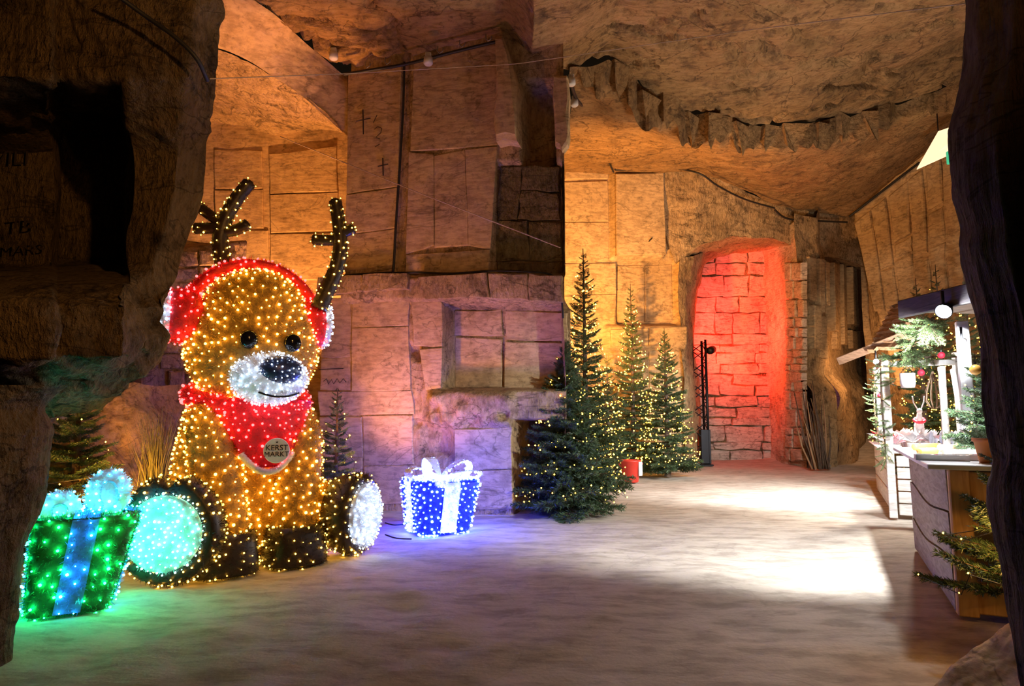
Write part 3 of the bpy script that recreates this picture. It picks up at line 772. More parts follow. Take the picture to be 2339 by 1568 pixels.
def child(name, me, parent, M=None, kind=None, label=None):       # local coordinates of the parent
    o = bpy.data.objects.new(name, me); col.objects.link(o); o.parent = parent
    if M is not None: o.matrix_basis = M
    if kind: o['kind'] = kind
    if label: o['label'] = label
    return o

B_WARM = glow('bulb_warm', (1.0, 0.52, 0.05), 17.0)
B_TREE = glow('bulb_tree', (1.0, 0.50, 0.05), 18.0)
B_RED = glow('bulb_red', (1.0, 0.06, 0.06), 8.0)
B_WHITE = glow('bulb_white', (0.62, 0.78, 1.0), 14.0)
B_CYAN = glow('bulb_cyan', (0.36, 1.0, 0.86), 11.0)
B_BLUE = glow('bulb_blue', (0.02, 0.05, 1.0), 140.0)
B_ICE = glow('bulb_ice', (0.09, 0.14, 1.0), 80.0)
B_GREEN = glow('bulb_green', (0.004, 1.0, 0.30), 130.0)
B_SKY = glow('bulb_sky', (0.03, 0.55, 1.0), 50.0)
T_GOLD = mat('tinsel_gold', (0.62, 0.34, 0.035), 0.38, 0.35, 0.3, 60)
T_GOLDB = mat('mesh_gold', (0.30, 0.16, 0.02), 0.7, 0.0, 0.4, 60)
T_RED = mat('tinsel_red', (0.80, 0.015, 0.03), 0.4, 0.2, 0.2, 60)
T_REDB = mat('mesh_red', (0.55, 0.01, 0.02), 0.7, 0, 0.2, 60)
T_WHITE = mat('tinsel_white', (0.82, 0.86, 0.92), 0.4, 0.1, 0.1, 60)
T_WHITEB = mat('mesh_white', (0.70, 0.74, 0.80), 0.7, 0, 0.1, 60)
T_BROWN = mat('tinsel_brown', (0.028, 0.014, 0.008), 0.45, 0.1, 0.3, 60)
T_NAVY = mat('tinsel_navy', (0.012, 0.022, 0.07), 0.4, 0.1, 0.3, 60)
T_BLUE = mat('tinsel_blue', (0.015, 0.05, 0.85), 0.4, 0.2, 0.2, 60)
T_BLUEB = mat('mesh_blue', (0.01, 0.03, 0.60), 0.6, 0, 0.2, 60)
T_GREEN = mat('tinsel_green', (0.01, 0.24, 0.05), 0.4, 0.2, 0.3, 60)
T_GREENB = mat('mesh_green', (0.006, 0.10, 0.02), 0.6, 0, 0.3, 60)
T_SKY = mat('tinsel_sky', (0.10, 0.36, 0.85), 0.4, 0.2, 0.2, 60)
T_SKYB = mat('mesh_sky', (0.08, 0.28, 0.70), 0.6, 0, 0.2, 60)
BLACK_GLOSS = mat('black_gloss', (0.006, 0.006, 0.008), 0.12)
CABLE = mat('cable_rubber', (0.012, 0.010, 0.009), 0.6)

def orient(m, c):
    """flip faces so that they point away from centre c"""
    c = np.array(c); V = np.array(m.v); out = []
    for f in m.f:
        p = V[list(f)]; n = np.cross(p[1] - p[0], p[2] - p[0]); q = p.mean(0)
        out.append(f if np.dot(n, q - c) >= 0 else f[::-1])
    m.f = out
    return m
def ring_off(center_fn, n=28):
    return [center_fn(2 * math.pi * k / n) for k in range(n)]

# ================================================================== THE LIT REINDEER
RC = np.array([-2.47, 6.15, 0.0])
def axes(deg):
    a = math.radians(deg)
    return np.array([[math.sin(a), -math.cos(a), 0], [math.cos(a), math.sin(a), 0], [0, 0, 1.0]])   # forward, its left (seen on the right), up
AB = axes(38); AH = axes(31)
def L(f, r, z, A=AB, o=RC): return o + A[0] * f + A[1] * r + A[2] * z
deer = thing('light_reindeer', RC, 'giant seated reindeer of golden tinsel and fairy lights with red earmuffs', 'light figure')
def fuzzy(name, m, base, tin, bulbmat, dens, seed, parent=None, per=2600, ln=0.05, wd=0.007, r=0.0115, off=0.022, keep=None, label=None, smooth=True):
    parent = parent or deer
    o = m.build(name, base, parent, smooth, None, label)
    if tin is not None: tinsel(m, per, ln, wd, tin, o, seed)
    if bulbmat is not None: bulbs(m, dens, r, bulbmat, o, seed, off, keep)
    return o
def sring(c, ax0, ax1, a, b, n=30, e=2.0, a2=None):
    out = []
    for k in range(n):
        t = 2 * math.pi * k / n
        ct, st = math.cos(t), math.sin(t)
        x = math.copysign(abs(ct) ** (2 / e), ct); y = math.copysign(abs(st) ** (2 / e), st)
        aa = a if x > 0 or a2 is None else a2
        out.append(c + ax0 * (aa * x) + ax1 * (b * y))
    return out
# torso
prof = [(0.02, .34, .50), (0.12, .44, .58), (0.35, .48, .62), (0.60, .48, .62), (0.85, .45, .59), (1.10, .41, .55), (1.30, .37, .51), (1.45, .33, .46), (1.56, .26, .36), (1.62, .14, .2)]
m = MB().loft([sring(L(-0.02, 0, z), AB[0], AB[1], f, r, 34, 2.2) for z, f, r in prof])
orient(m, L(0, 0, .8))
fuzzy('torso', m, T_GOLDB, T_GOLD, B_WARM, 150, 1)
# front limbs with dark hooves
for sgn in (-1, 1):
    pts = [L(0.20, .36 * sgn, 1.38), L(0.33, .38 * sgn, 1.10), L(0.42, .35 * sgn, 0.80), L(0.49, .31 * sgn, 0.52), L(0.53, .29 * sgn, 0.30)]
    rs = [.15, .20, .20, .19, .20]
    m = MB()
    rings = [sring(p, AB[0], AB[1], r, r * 1.0, 22) for p, r in zip(pts, rs)]
    m.loft(rings); orient(m, pts[2])
    arm = fuzzy('foreleg', m, T_GOLDB, T_GOLD, B_WARM, 150, 11 + sgn)
    mh = MB().loft([sring(L(.55, .29 * sgn, z), AB[0], AB[1], f, r, 24, 3.2) for z, f, r in ((.33, .20, .215), (.25, .225, .235), (.12, .245, .25), (.03, .25, .255), (0.012, .24, .24))])
    orient(mh, L(.55, .29 * sgn, .18))
    hf = mh.build('hoof', T_BROWN, deer, True, None, 'dark brown hoof with dim lights')
    tinsel(mh, 3000, .04, .006, T_BROWN, hf, 21 + sgn)
    bulbs(mh, 120, .007, B_WARM, hf, 23 + sgn, .015)
# hind limbs ending in round soles
for sgn, fz, rz_, pad, bm, ang in ((-1, .70, -.74, 'cyan', B_CYAN, -52), (1, .58, .86, 'white', B_WHITE, 48)):
    A2 = axes(38 + (ang - (0 if sgn < 0 else 2)))
    end = L(fz, rz_, .40 if sgn < 0 else .37)
    st_ = L(.10, .34 * sgn, .36)
    dirv = end - st_; dirv[2] = 0; dirv /= np.linalg.norm(dirv)
    if sgn > 0:
        a_ = math.radians(74); dirv = np.array([math.sin(a_), -math.cos(a_), 0])
    else:
        a_ = math.radians(2); dirv = np.array([math.sin(a_), -math.cos(a_), 0])
    side = np.array([-dirv[1], dirv[0], 0]); up = np.array([0, 0, 1.0])
    m = MB().loft([sring(st_ + (end - st_) * t, side, up, r, r, 24) for t, r in ((0, .30), (.3, .32), (.6, .29), (.9, .27))])
    orient(m, (st_ + end) / 2)
    fuzzy('hind_leg', m, T_GOLDB, T_GOLD, B_WARM, 150, 31 + sgn)
    # the hoof: dark rim with a cleft at its top, bright sole pad
    def rimring(r, t):
        out = []
        for k in range(40):
            a = 2 * math.pi * k / 40
            cl = 0.16 * math.exp(-((((a - math.pi / 2 + math.pi) % (2 * math.pi)) - math.pi) / 0.16) ** 2)
            hgt = 1.06 + 0.10 * max(0, math.sin(a)) ** 2 * math.exp(-((abs(((a - math.pi / 2 + math.pi) % (2 * math.pi)) - math.pi) - 0.35) / 0.35) ** 2)
            rr = r * (hgt - cl) * (1 if sgn < 0 else .9)
            out.append(end + side * rr * math.cos(a) + up * rr * math.sin(a) + dirv * t)
        return out
    mh = MB().loft([rimring(.20, -.24), rimring(.33, -.20), rimring(.375, -.08), rimring(.365, .04), rimring(.33, .08), rimring(.26, .07)])
    orient(mh, end - dirv * .05)
    hf = mh.build('hind_hoof', T_BROWN, deer, True, None, 'dark round hoof rim dotted with lights')
    tinsel(mh, 3000, .045, .006, T_BROWN, hf, 41 + sgn)
    bulbs(mh, 130, .0095, B_WARM, hf, 43 + sgn, .015)
    mp = MB().loft([[end + (side * math.cos(2 * math.pi * k / 32) + up * math.sin(2 * math.pi * k / 32)) * r + dirv * t for k in range(32)] for r, t in ((.285, .05), (.28, .105), (.2, .125), (.02, .13))])
    orient(mp, end)
    pd = mp.build('sole_pad', T_WHITEB if sgn > 0 else mat('mesh_mint', (0.50, .82, .76), .6), hf, True, None, 'pale mint glowing sole' if sgn < 0 else 'icy white glowing sole')
    tinsel(mp, 5000, .035, .006, T_WHITE if sgn > 0 else mat('tinsel_mint', (0.60, .92, .86), .4, .1), pd, 45 + sgn)
    bulbs(mp, 420, .0085, bm, pd, 47 + sgn, .02)
# head
HC = np.array([-2.36, 5.98, 0])
def H(f, r, z): return HC + AH[0] * f + AH[1] * r + AH[2] * z
hp = [(1.40, .20, .24), (1.50, .34, .40), (1.62, .43, .50), (1.78, .49, .56), (1.95, .50, .565), (2.10, .48, .53), (2.25, .45, .47), (2.37, .41, .41), (2.48, .34, .34), (2.56, .24, .24), (2.61, .10, .10)]
m = MB().loft([sring(H(-0.04, 0, z), AH[0], AH[1], f, r, 36, 2.0) for z, f, r in hp]); orient(m, H(0, 0, 2.0))
MZ = H(.43, .06, 1.60)
head = fuzzy('head', m, T_GOLDB, T_GOLD, B_WARM, 150, 51, keep=lambda q: np.linalg.norm((q - MZ) * np.array([1, 1, 1.2])) > .34)
m = MB().ell(MZ, (.26, .31, .215), AH, 30, 18); orient(m, MZ)
muz = m.build('muzzle', T_WHITEB, head, True, None, 'white fluffy muzzle')
MH = [q for q in m.v if True]
tinsel(m, 4500, .04, .006, T_WHITE, head, 53, 'muzzle_tinsel')
NC = MZ + AH[0] * .20 + AH[1] * .05 + AH[2] * .06
bulbs(m, 300, .0075, B_WHITE, head, 54, .02, keep=lambda q: np.dot(q - MZ, AH[0]) > -.05 and np.linalg.norm(q - NC - AH[0] * .08) > .16)
m = MB().ell(NC, (.12, .175, .12), AH, 26, 14); orient(m, NC)
nose = m.build('nose', T_NAVY, head, True, None, 'dark navy nose with small lights')
tinsel(m, 4500, .03, .005, T_NAVY, head, 55, 'nose_tinsel')
bulbs(m, 360, .0065, B_WHITE, head, 56, .018, keep=lambda q: np.dot(q - NC, AH[0]) > 0)
# mouth line
mp_ = []
for t in np.linspace(-1, 1, 14):
    z = -.125 - .035 * (1 - t * t); r = .05 + .17 * t
    f = .26 * math.sqrt(max(0.05, 1 - (r / .31) ** 2 - (z / .215) ** 2)) + .035
    mp_.append(MZ + AH[0] * f + AH[1] * r + AH[2] * z)
MB().tube(mp_, .010, 6).build('mouth', BLACK_GLOSS, head, True)
for sgn, zz in ((-1, 1.925), (1, 1.915)):
    f = .46; r = .18 * sgn + .06
    c = H(f, r, zz)
    m = MB().ell(c, (.05, .075, .08), AH, 20, 12); orient(m, c)
    m.build('eye', BLACK_GLOSS, head, True, None, 'glossy black eye')
# earmuffs
for sgn in (-1, 1):
    c = H(-.02, -.60 if sgn < 0 else .50, 2.15)
    ax = AH[1] * sgn; s1, s2 = AH[0], AH[2]
    m = MB().loft([sring(c + ax * t, s1, s2, r, r * 1.05, 26) for t, r in ((-.16, .15), (-.10, .21), (0, .225), (.08, .215), (.12, .19))]); orient(m, c)
    muff = fuzzy('earmuff', m, T_REDB, T_RED, B_RED, 190, 61 + sgn, None, 3000, .045, label='red tinsel earmuff')
    m = MB().loft([sring(c + ax * t, s1, s2, r, r * 1.05, 26) for t, r in ((.10, .20), (.155, .19), (.18, .10), (.185, .02))]); orient(m, c)
    dsk = m.build('earmuff_disc', T_WHITEB, muff, True, None, 'white outer face of the earmuff')
    tinsel(m, 4000, .035, .006, T_WHITE, dsk, 63 + sgn); bulbs(m, 300, .009, B_WHITE, dsk, 65 + sgn)
arc = []
for t in np.linspace(-1.32, 1.32, 30):
    arc.append(H(-.06, .56 * math.sin(t), 2.18 + .50 * math.cos(t)))
m = MB()
rings = []
for i, p in enumerate(arc):
    t = np.linspace(-1.32, 1.32, 30)[i]
    nrm = AH[1] * math.sin(t) + AH[2] * math.cos(t)
    rings.append([p + nrm * .05 * math.cos(a) + AH[0] * .085 * math.sin(a) for a in np.linspace(0, 2 * math.pi, 12, endpoint=False)])
m.loft(rings)
fuzzy('headband', m, T_REDB, T_RED, B_RED, 190, 67, None, 3000, .045, label='red tinsel headband of the earmuffs', off=.018)
# antlers: measured as world points around depth 6
def A6(pts, d): return [P(x, y, d) for x, y in pts]
def antler(main, tines, d, seed):
    m = MB(); mp = A6(main, d)
    rs = list(np.linspace(.080, .060, len(mp)))
    def smoothline(pp, n=16):
        R = resample([pp, pp], n, 2, False) if len(pp) < 3 else resample([pp, pp], n, 2, True)
        return list(R[0])
    pts = smoothline(mp, 22); m.tube(pts + [pts[-1] + (pts[-1] - pts[-2]) * .6], list(np.linspace(.080, .060, 22)) + [.02], 12)
    for t in tines:
        pp = smoothline(A6(t, d), 8); m.tube(pp + [pp[-1] + (pp[-1] - pp[-2]) * .5], [.052] * 8 + [.02], 10)
    o = m.build('antler', T_BROWN, deer, True, None, 'dark brown antler wound with fairy lights')
    m.f = [f[::-1] for f in m.f]
    tinsel(m, 2600, .03, .005, T_BROWN, o, seed); bulbs(m, 150, .0075, B_TREE, o, seed + 1, .012)
antler([(546, 690), (520, 640), (507, 590), (503, 545), (515, 500), (540, 455), (570, 418)], [[(510, 512), (480, 492), (450, 470)], [(512, 530), (540, 525), (566, 512)], [(500, 520), (470, 522), (446, 522)]], 5.98, 81)
antler([(728, 705), (748, 660), (768, 615), (777, 570), (775, 520), (766, 460)], [[(772, 548), (745, 549), (716, 548)], [(776, 535), (795, 527), (808, 522)]], 6.12, 85)
# scarf: cowl around the neck and the pointed cloth on the chest
rings = []
for k in range(40):
    a = 2 * math.pi * k / 40
    dip = 0.5 * (1 + math.cos(a))           # a=0 is the front
    f = (.41 + .07 * dip) * math.cos(a); r = .50 * math.sin(a)
    c = L(f + .01, r, 1.50 - .17 * dip * dip)
    nrm = AB[0] * math.cos(a) + AB[1] * math.sin(a)
    rings.append([c + nrm * .055 * math.cos(b) + AB[2] * .085 * math.sin(b) for b in np.linspace(0, 2 * math.pi, 10, endpoint=False)])
rings.append(rings[0])
m = MB().loft(rings, caps=False)
V_ = np.array(m.v); rc = V_.mean(0)
if np.dot(np.cross(V_[m.f[2][1]] - V_[m.f[2][0]], V_[m.f[2][2]] - V_[m.f[2][0]]), V_[m.f[2][0]] - V_[:10].mean(0)) < 0: m.f = [f[::-1] for f in m.f]
scarf = fuzzy('scarf', m, T_REDB, T_RED, B_RED, 200, 91, None, 3200, .045, label='red tinsel neckerchief')
bib = []
for j, t in enumerate(np.linspace(0, 1, 10)):
    z = 1.42 - .58 * t; w = .36 * (1 - t) ** 0.75 + .10
    f = .50 + .05 * math.sin(t * 2.4) + .04
    rr = []
    for s in np.linspace(-1, 1, 11): rr.append(L(f - .16 * (s * w / .4) ** 2, s * w + .03, z))
    for s in np.linspace(1, -1, 11): rr.append(L(f - .07 - .16 * (s * w / .4) ** 2, s * w + .03, z))
    bib.append(rr)
m = MB().loft(bib); orient(m, L(.2, 0, 1.1))
fuzzy('scarf_point', m, T_REDB, T_RED, B_RED, 200, 93, scarf, 3200, .045)
# white fringe under the point
m = MB(); fr = []
for s in np.linspace(-1, 1, 14): fr.append(L(.585 - .05 * s * s, .03 + .22 * s, .80 + .16 * s * s))
m.tube(fr, .028, 8)
fo = m.build('scarf_fringe', T_WHITEB, scarf, True, None, 'pale trim along the neckerchief point'); tinsel(m, 6000, .03, .005, T_WHITE, fo, 95)
# badge
bc = P(632, 1030, 5.40); an = math.radians(24)
bn = np.array([math.sin(an), -math.cos(an), 0.0]); bs = np.array([math.cos(an), math.sin(an), 0])
m = MB().lathe([(.02, .0), (.098, .0), (.102, .01), (.098, .02), (.01, .02)], bc - bn * .02, 32, np.array([bs, np.array([0, 0, 1.0]), bn]))
badge = m.build('badge', mat('badge_white', (.85, .83, .88), .5), deer, False, None, 'round white badge with dark lettering')
def text_mesh(txt, size, loc, right, upv, nrm, mat_, parent, name='lettering', world=True):
    cu = bpy.data.curves.new('txt', 'FONT'); cu.body = txt; cu.size = size; cu.align_x = 'CENTER'; cu.align_y = 'CENTER'; cu.extrude = 0.0015
    t = bpy.data.objects.new('txt', cu); col.objects.link(t)
    bpy.context.view_layer.update()
    me = bpy.data.meshes.new_from_object(t.evaluated_get(bpy.context.evaluated_depsgraph_get()))
    bpy.data.objects.remove(t); bpy.data.curves.remove(cu)
    right, upv, nrm, loc = map(np.array, (right, upv, nrm, loc))
    n = len(me.vertices); co = np.zeros(n * 3); me.vertices.foreach_get('co', co); co = co.reshape(-1, 3)
    W = loc + co[:, :1] * right + co[:, 1:2] * upv + co[:, 2:3] * nrm
    me.vertices.foreach_set('co', W.ravel()); me.update(); me.materials.clear(); me.materials.append(mat_)
    me.name = name
    return mkobj(name, me, mat_, parent)
UP = np.array([0, 0, 1.0])
INK = mat('ink_dark', (.02, .012, .02), .7)
text_mesh('KERST', .062, bc + bn * .004 + UP * .022, bs, UP, bn, INK, badge)
text_mesh('MARKT', .058, bc + bn * .004 - UP * .030, bs, UP, bn, INK, badge)
st = MB(); cc = bc + bn * .004 + UP * .068
vs = [cc + (bs * math.sin(k * math.pi / 5) + UP * math.cos(k * math.pi / 5)) * (.013 if k % 2 == 0 else .005) for k in range(10)]
st.add(vs, [tuple(range(10))]); st.build('star_print', INK, badge)

# ================================================================== LIT PRESENTS
def present(name, loc, rz, w_top, w_bot, h, tilt, tb, tm, bm, rb, rm, rbm, label, seed, bow_s=1.0, loops=((-1, .2), (1, .5)), lobes=(), dens=170, r=.011):
    root = thing(name, loc, label, 'light present')
    a = math.radians(rz); X = np.array([math.cos(a), math.sin(a), 0]); Y = np.array([-math.sin(a), math.cos(a), 0])
    o = np.array(loc)
    def pt(x, y, z): return o + X * (x + tilt * z) + Y * y + UP * z
    def rg(w, z, g=0.0, e=6.0):
        out = []
        for k in range(32):
            t = 2 * math.pi * k / 32; ct, s_ = math.cos(t), math.sin(t)
            out.append(pt(math.copysign(abs(ct) ** (2 / e), ct) * w, math.copysign(abs(s_) ** (2 / e), s_) * w, z))
        return out
    m = MB().loft([rg(w_bot * .96, .01), rg(w_bot, .05), rg((w_bot + w_top) / 2, h / 2), rg(w_top, h - .03), rg(w_top * .97, h)])
    orient(m, pt(0, 0, h / 2))
    half = .085 * w_top / .34
    b = m.build('box', tb, root, True)
    tinsel(m, 3500, .04, .006, tm, b, seed)
    def on_rib(q):
        d = q - o; z = d[2]; x = np.dot(d, X) - tilt * z; y = np.dot(d, Y)
        return min(abs(x), abs(y)) < half * 1.05
    bulbs(m, dens, r, bm, b, seed + 1, .018, keep=lambda q: not on_rib(q))
    # two crossing ribbons
    for kx in (0, 1):
        mr = MB()
        def strip(pts):
            for (p1, p2) in zip(pts[:-1], pts[1:]): pass
        path = [(-w_bot - .012, .02), (-(w_bot + w_top) / 2 - .012, h / 2), (-w_top - .012, h - .01), (-w_top * .7, h + .014), (0, h + .016), (w_top * .7, h + .014), (w_top + .012, h - .01), ((w_bot + w_top) / 2 + .012, h / 2), (w_bot + .012, .02)]
        vs = []; fs = []
        for i, (q, z) in enumerate(path):
            for s_ in (-half, half):
                vs.append(pt(q, s_, z) if kx == 0 else pt(s_, q, z))
        for i in range(len(path) - 1): fs.append((2 * i, 2 * i + 1, 2 * i + 3, 2 * i + 2))
        mr.add(vs, fs); orient(mr, pt(0, 0, h / 2))
        rbn = mr.build('ribbon', rb, root); tinsel(mr, 4500, .035, .006, rm, rbn, seed + 5 + kx); bulbs(mr, dens * 1.5, r, rbm, rbn, seed + 9 + kx, .02)
    # bow loops
    bow = None
    for li, (ang, ln, lift, wd) in enumerate(loops):
        ca = math.radians(ang); d = X * math.cos(ca) + Y * math.sin(ca); sd = np.cross(UP, d)
        prof_ = []
        for t in np.linspace(0, 1, 15):
            th = -math.pi * .5 + 2 * math.pi * t
            prof_.append((ln * (.5 + .5 * math.sin(th)), lift * math.cos(th) * (.5 + .5 * math.sin(th)) ** .5 + lift * .75 * (.5 + .5 * math.sin(th))))
        vs = []; fs = []
        for (q, z) in prof_:
            wv = wd * (.35 + .65 * min(1, q / (ln * .6)))
            for s_ in (-wv, wv): vs.append(pt(0, 0, h + .02) + d * q + UP * z + sd * s_)
        for i in range(len(prof_) - 1): fs.append((2 * i, 2 * i + 1, 2 * i + 3, 2 * i + 2))
        mb = MB().add(vs, fs)
        lo = mb.build('bow_loop', rm, root)
        tinsel(mb, 4000, .04, .006, rm, lo, seed + 20 + li); bulbs(mb, dens * 1.5, r, rbm, lo, seed + 30 + li, .012)
    for li, (c, hh_) in enumerate(lobes):
        ce = pt(c[0], c[1], h + c[2])
        # a soft loop: a fat ring squeezed along the view
        mb = MB(); ringp = [ce + X * hh_[0] * math.cos(t) + UP * hh_[2] * math.sin(t) for t in np.linspace(0, 2 * math.pi, 25)]
        mb.tube(ringp, hh_[1], 10, False); mb.ell(ce, (hh_[0], hh_[1] * .5, hh_[2]), np.array([X, Y, UP]), 18, 10)
        orient(mb, ce)
        lo = mb.build('bow_loop', T_WHITEB, root, True)
        tinsel(mb, 5000, .035, .006, T_WHITE, lo, seed + 40 + li); bulbs(mb, dens * 2.2, r, rbm, lo, seed + 50 + li, .012)
    return root
gg = G(160, 1408)
gg = G(104, 1412)
present('light_present', (gg[0], gg[1] + .22, 0), 30, .30, .235, .62, .13, T_GREENB, T_GREEN, B_GREEN, T_SKYB, T_SKY, B_SKY, 'green lit gift box with sky blue ribbon beside the left rock', 201, loops=(), lobes=(((.09, -.05, .13), (.085, .05, .12)), ((-.17, -.06, .03), (.08, .05, .085))), dens=110, r=.0085)
bb = G(992, 1222)
present('light_present', (bb[0], bb[1] + .27, 0), 28, .37, .30, .56, .05, T_BLUEB, T_BLUE, B_BLUE, T_WHITEB, T_WHITE, B_ICE, 'royal blue lit gift box with icy white ribbon beside the reindeer', 241, loops=((10, .40, .14, .07), (190, .42, .10, .07), (100, .30, .16, .07), (250, .46, -.04, .07), (330, .48, .06, .07)), dens=230, r=.0125)

# ================================================================== FIR TREES
NEEDLE = mat('fir_needles', (0.065, 0.11, 0.035), 0.5, 0, 0.5, 3)
NEEDLE_D = mat('fir_needles_deep', (0.035, 0.075, 0.035), 0.55, 0, 0.5, 3)
BARK = mat('fir_bark', (0.10, 0.06, 0.035), 0.9, 0, 0.4, 18, 0.4)
def bough_mesh(seed, needles=1300, nl=.075):
    rng = np.random.default_rng(seed); rnd = random.Random(seed)
    m = MB()
    spine = [np.array([t, .05 * math.sin(t * 3 + seed), -.10 * t + .12 * t * t]) for t in np.linspace(0, 1, 7)]
    m.tube(spine, list(np.linspace(.016, .004, 7)), 4)
    segs = [(spine[i], spine[i + 1]) for i in range(1, 6)]
    for i in range(13):
        t = .14 + .82 * i / 12; b = np.array([t, .05 * math.sin(t * 3 + seed), -.10 * t + .12 * t * t])
        for s in (-1, 1):
            ln = (.40 * (1 - t) + .13) * rnd.uniform(.8, 1.15)
            an = math.radians(rnd.uniform(38, 58)) * s
            d = np.array([math.cos(an), math.sin(an), rnd.uniform(-.22, .10)])
            e = b + d * ln
            m.tube([b, e], [.006, .002], 3, False); segs.append((b, e))
            if ln > .25:
                for s2 in (-1, 1):
                    an2 = an + math.radians(35) * s2; b2 = b + d * ln * .45
                    e2 = b2 + np.array([math.cos(an2), math.sin(an2), rnd.uniform(-.2, .1)]) * ln * .42
                    segs.append((b2, e2))
    nt = len(m.f)
    ls = np.array([np.linalg.norm(e - b) for b, e in segs]); pick = rng.choice(len(segs), needles, p=ls / ls.sum())
    for k in pick:
        b, e = segs[k]; t = rng.random(); p = b + (e - b) * t
        d = (e - b) / (np.linalg.norm(e - b) + 1e-9)
        n = rng.normal(size=3); n -= d * np.dot(n, d); n /= np.linalg.norm(n) + 1e-9
        dd = d * .75 + n * .75; dd /= np.linalg.norm(dd)
        s = np.cross(dd, rng.normal(size=3)); s /= np.linalg.norm(s) + 1e-9
        L_ = nl * rng.uniform(.7, 1.2)
        m.add([p - s * .0085, p + s * .0085, p + dd * L_], [(0, 1, 2)])
    me = bpy.data.meshes.new('bough'); me.from_pydata(m.v, [], m.f)
    me.materials.append(NEEDLE); me.materials.append(BARK); me.materials.append(NEEDLE_D)
    mi = [1] * nt + [0 if rng.random() < .6 else 2 for _ in range(len(m.f) - nt)]
    me.polygons.foreach_set('material_index', mi); me.update()
    return me
BOUGHS = [bough_mesh(s) for s in (1, 2, 3, 4)]
FINE = [bough_mesh(s, 420, .085) for s in (11, 12)]
for f_ in FINE:
    f_.materials[0] = mat('garland_needles_lit', (.17, .26, .08), .5, 0, .4, 4); f_.materials[2] = mat('garland_needles_lit_deep', (.08, .15, .05), .5, 0, .4, 4)  # lighter needle copies: bright lamp light put into the garland colour

def fir(loc, H, R, label, nb=110, nlights=260, seed=0, br=.0095, group=None, meshes=None, mat_b=None, low=0.06, name='fir_tree', bulb_side=None, wire=True):
    meshes = meshes or BOUGHS
    rnd = random.Random(seed); rng = np.random.default_rng(seed)
    root = thing(name, loc, label, 'fir tree', group)
    m = MB().tube([(0, 0, 0), (0.01, 0, H * .5), (0, 0, H)], [R * .085 + .012, R * .05 + .006, .006], 7)
    me = bpy.data.meshes.new('trunk'); me.from_pydata(m.v, [], m.f); me.materials.append(BARK); child('trunk', me, root)
    for i in range(nb):
        t = (i + rnd.random()) / nb; h = low * H + (H * .97 - low * H) * (t ** 1.15)
        q = h / H
        ln = (R * (1 - q) ** .9 + .05) * rnd.uniform(.82, 1.12)
        an = i * 2.39996 + rnd.uniform(-.3, .3)
        tilt = math.radians(-8 + 48 * q + rnd.uniform(-8, 8))
        M = Matrix.Translation((0, 0, h)) @ Matrix.Rotation(an, 4, 'Z') @ Matrix.Rotation(-tilt, 4, 'Y') @ Matrix.Rotation(rnd.uniform(-.3, .3), 4, 'X') @ Matrix.Diagonal((ln, ln * rnd.uniform(.9, 1.2), ln, 1))
        child('bough', meshes[rnd.randrange(len(meshes))], root, M)
    pts = []
    turns = H * 3.2
    for i in range(nlights):
        t = (i + .5) / nlights; q = 1 - math.sqrt(1 - t * .985) if True else t
        a = q * turns * 2 * math.pi + rnd.uniform(-.5, .5); h = low * H + q * (H - low * H)
        rr = R * (1 - h / H) ** .9 * rnd.uniform(.62, 1.05) + .03
        pts.append((rr * math.cos(a), rr * math.sin(a), h + rnd.uniform(-.08, .08) - .03 * (1 - q)))
    if pts:
        bulb_mesh(pts, br, mat_b or B_TREE, root, 'light_bulbs', False, rng, True)
        if wire:
            m = MB().tube([np.array(p) * np.array([.97, .97, 1]) - np.array([0, 0, .01]) for p in pts], .003, 3, False)
            me = bpy.data.meshes.new('light_wire'); me.from_pydata(m.v, [], m.f); me.materials.append(CABLE); child('light_wire', me, root)
    return root
t1 = G(1300, 1180); fir((t1[0], t1[1] + .25, 0), 2.3, .72, 'broad short fir in front of the wall corner, lights mostly on its upper half', 190, 210, 3, .010)
fir((1.06, 9.6, 0), 3.75, .62, 'tallest slim fir with dense fairy lights behind the broad short fir', 130, 560, 5, .0115)
p = P(1448, 1075, 14.0); fir((p[0], p[1], 0), 4.1, .62, 'fir with a tall thin lit tip standing behind the red bucket', 110, 380, 7, .014)
p = P(1525, 1075, 13.8); fir((p[0], p[1], 0), 3.1, .72, 'lit fir next to the black truss tower', 110, 420, 9, .014)
p = P(1390, 1085, 13.4); fir((p[0], p[1], 0), 2.5, .5, 'half hidden fir between the tallest fir and the red bucket', 70, 160, 10, .013)
p = G(125, 1262); fir((p[0], p[1] + .2, 0), 1.75, .55, 'dim fir behind the green gift box with a few warm lights', 90, 46, 13, .008)
p = P(765, 1115, 8.3); fir((p[0], p[1], 0), 1.62, .34, 'small dark fir between the reindeer and the back wall', 70, 50, 15, .009)
# dry grass clump
gp = G(348, 1246); gr = thing('grass_clump', (gp[0], gp[1], 0), 'tall fountain of dry grass behind the left hoof of the reindeer', 'grass')
rng = np.random.default_rng(3); vs = []; fs = []
for i in range(420):
    a = rng.uniform(0, 6.28); s = rng.uniform(.05, .42); hgt = rng.uniform(.7, 1.45); b = np.array([rng.normal() * .05, rng.normal() * .05, 0])
    prev = None
    for t in np.linspace(0, 1, 5):
        c = b + np.array([math.cos(a) * s * t ** 2, math.sin(a) * s * t ** 2, hgt * t - .25 * s * t * t])
        w = .006 * (1 - t * .9); pr = np.array([-math.sin(a), math.cos(a), 0]) * w
        vs += [c - pr, c + pr]
        k = len(vs)
        if prev is not None: fs.append((k - 4, k - 3, k - 1, k - 2))
        prev = c
m = MB().add(vs, fs); me = bpy.data.meshes.new('blades'); me.from_pydata(m.v, [], m.f); me.materials.append(mat('dry_grass', (.11, .10, .025), .8, 0, .4, 6)); child('blades', me, gr, None, 'stuff')

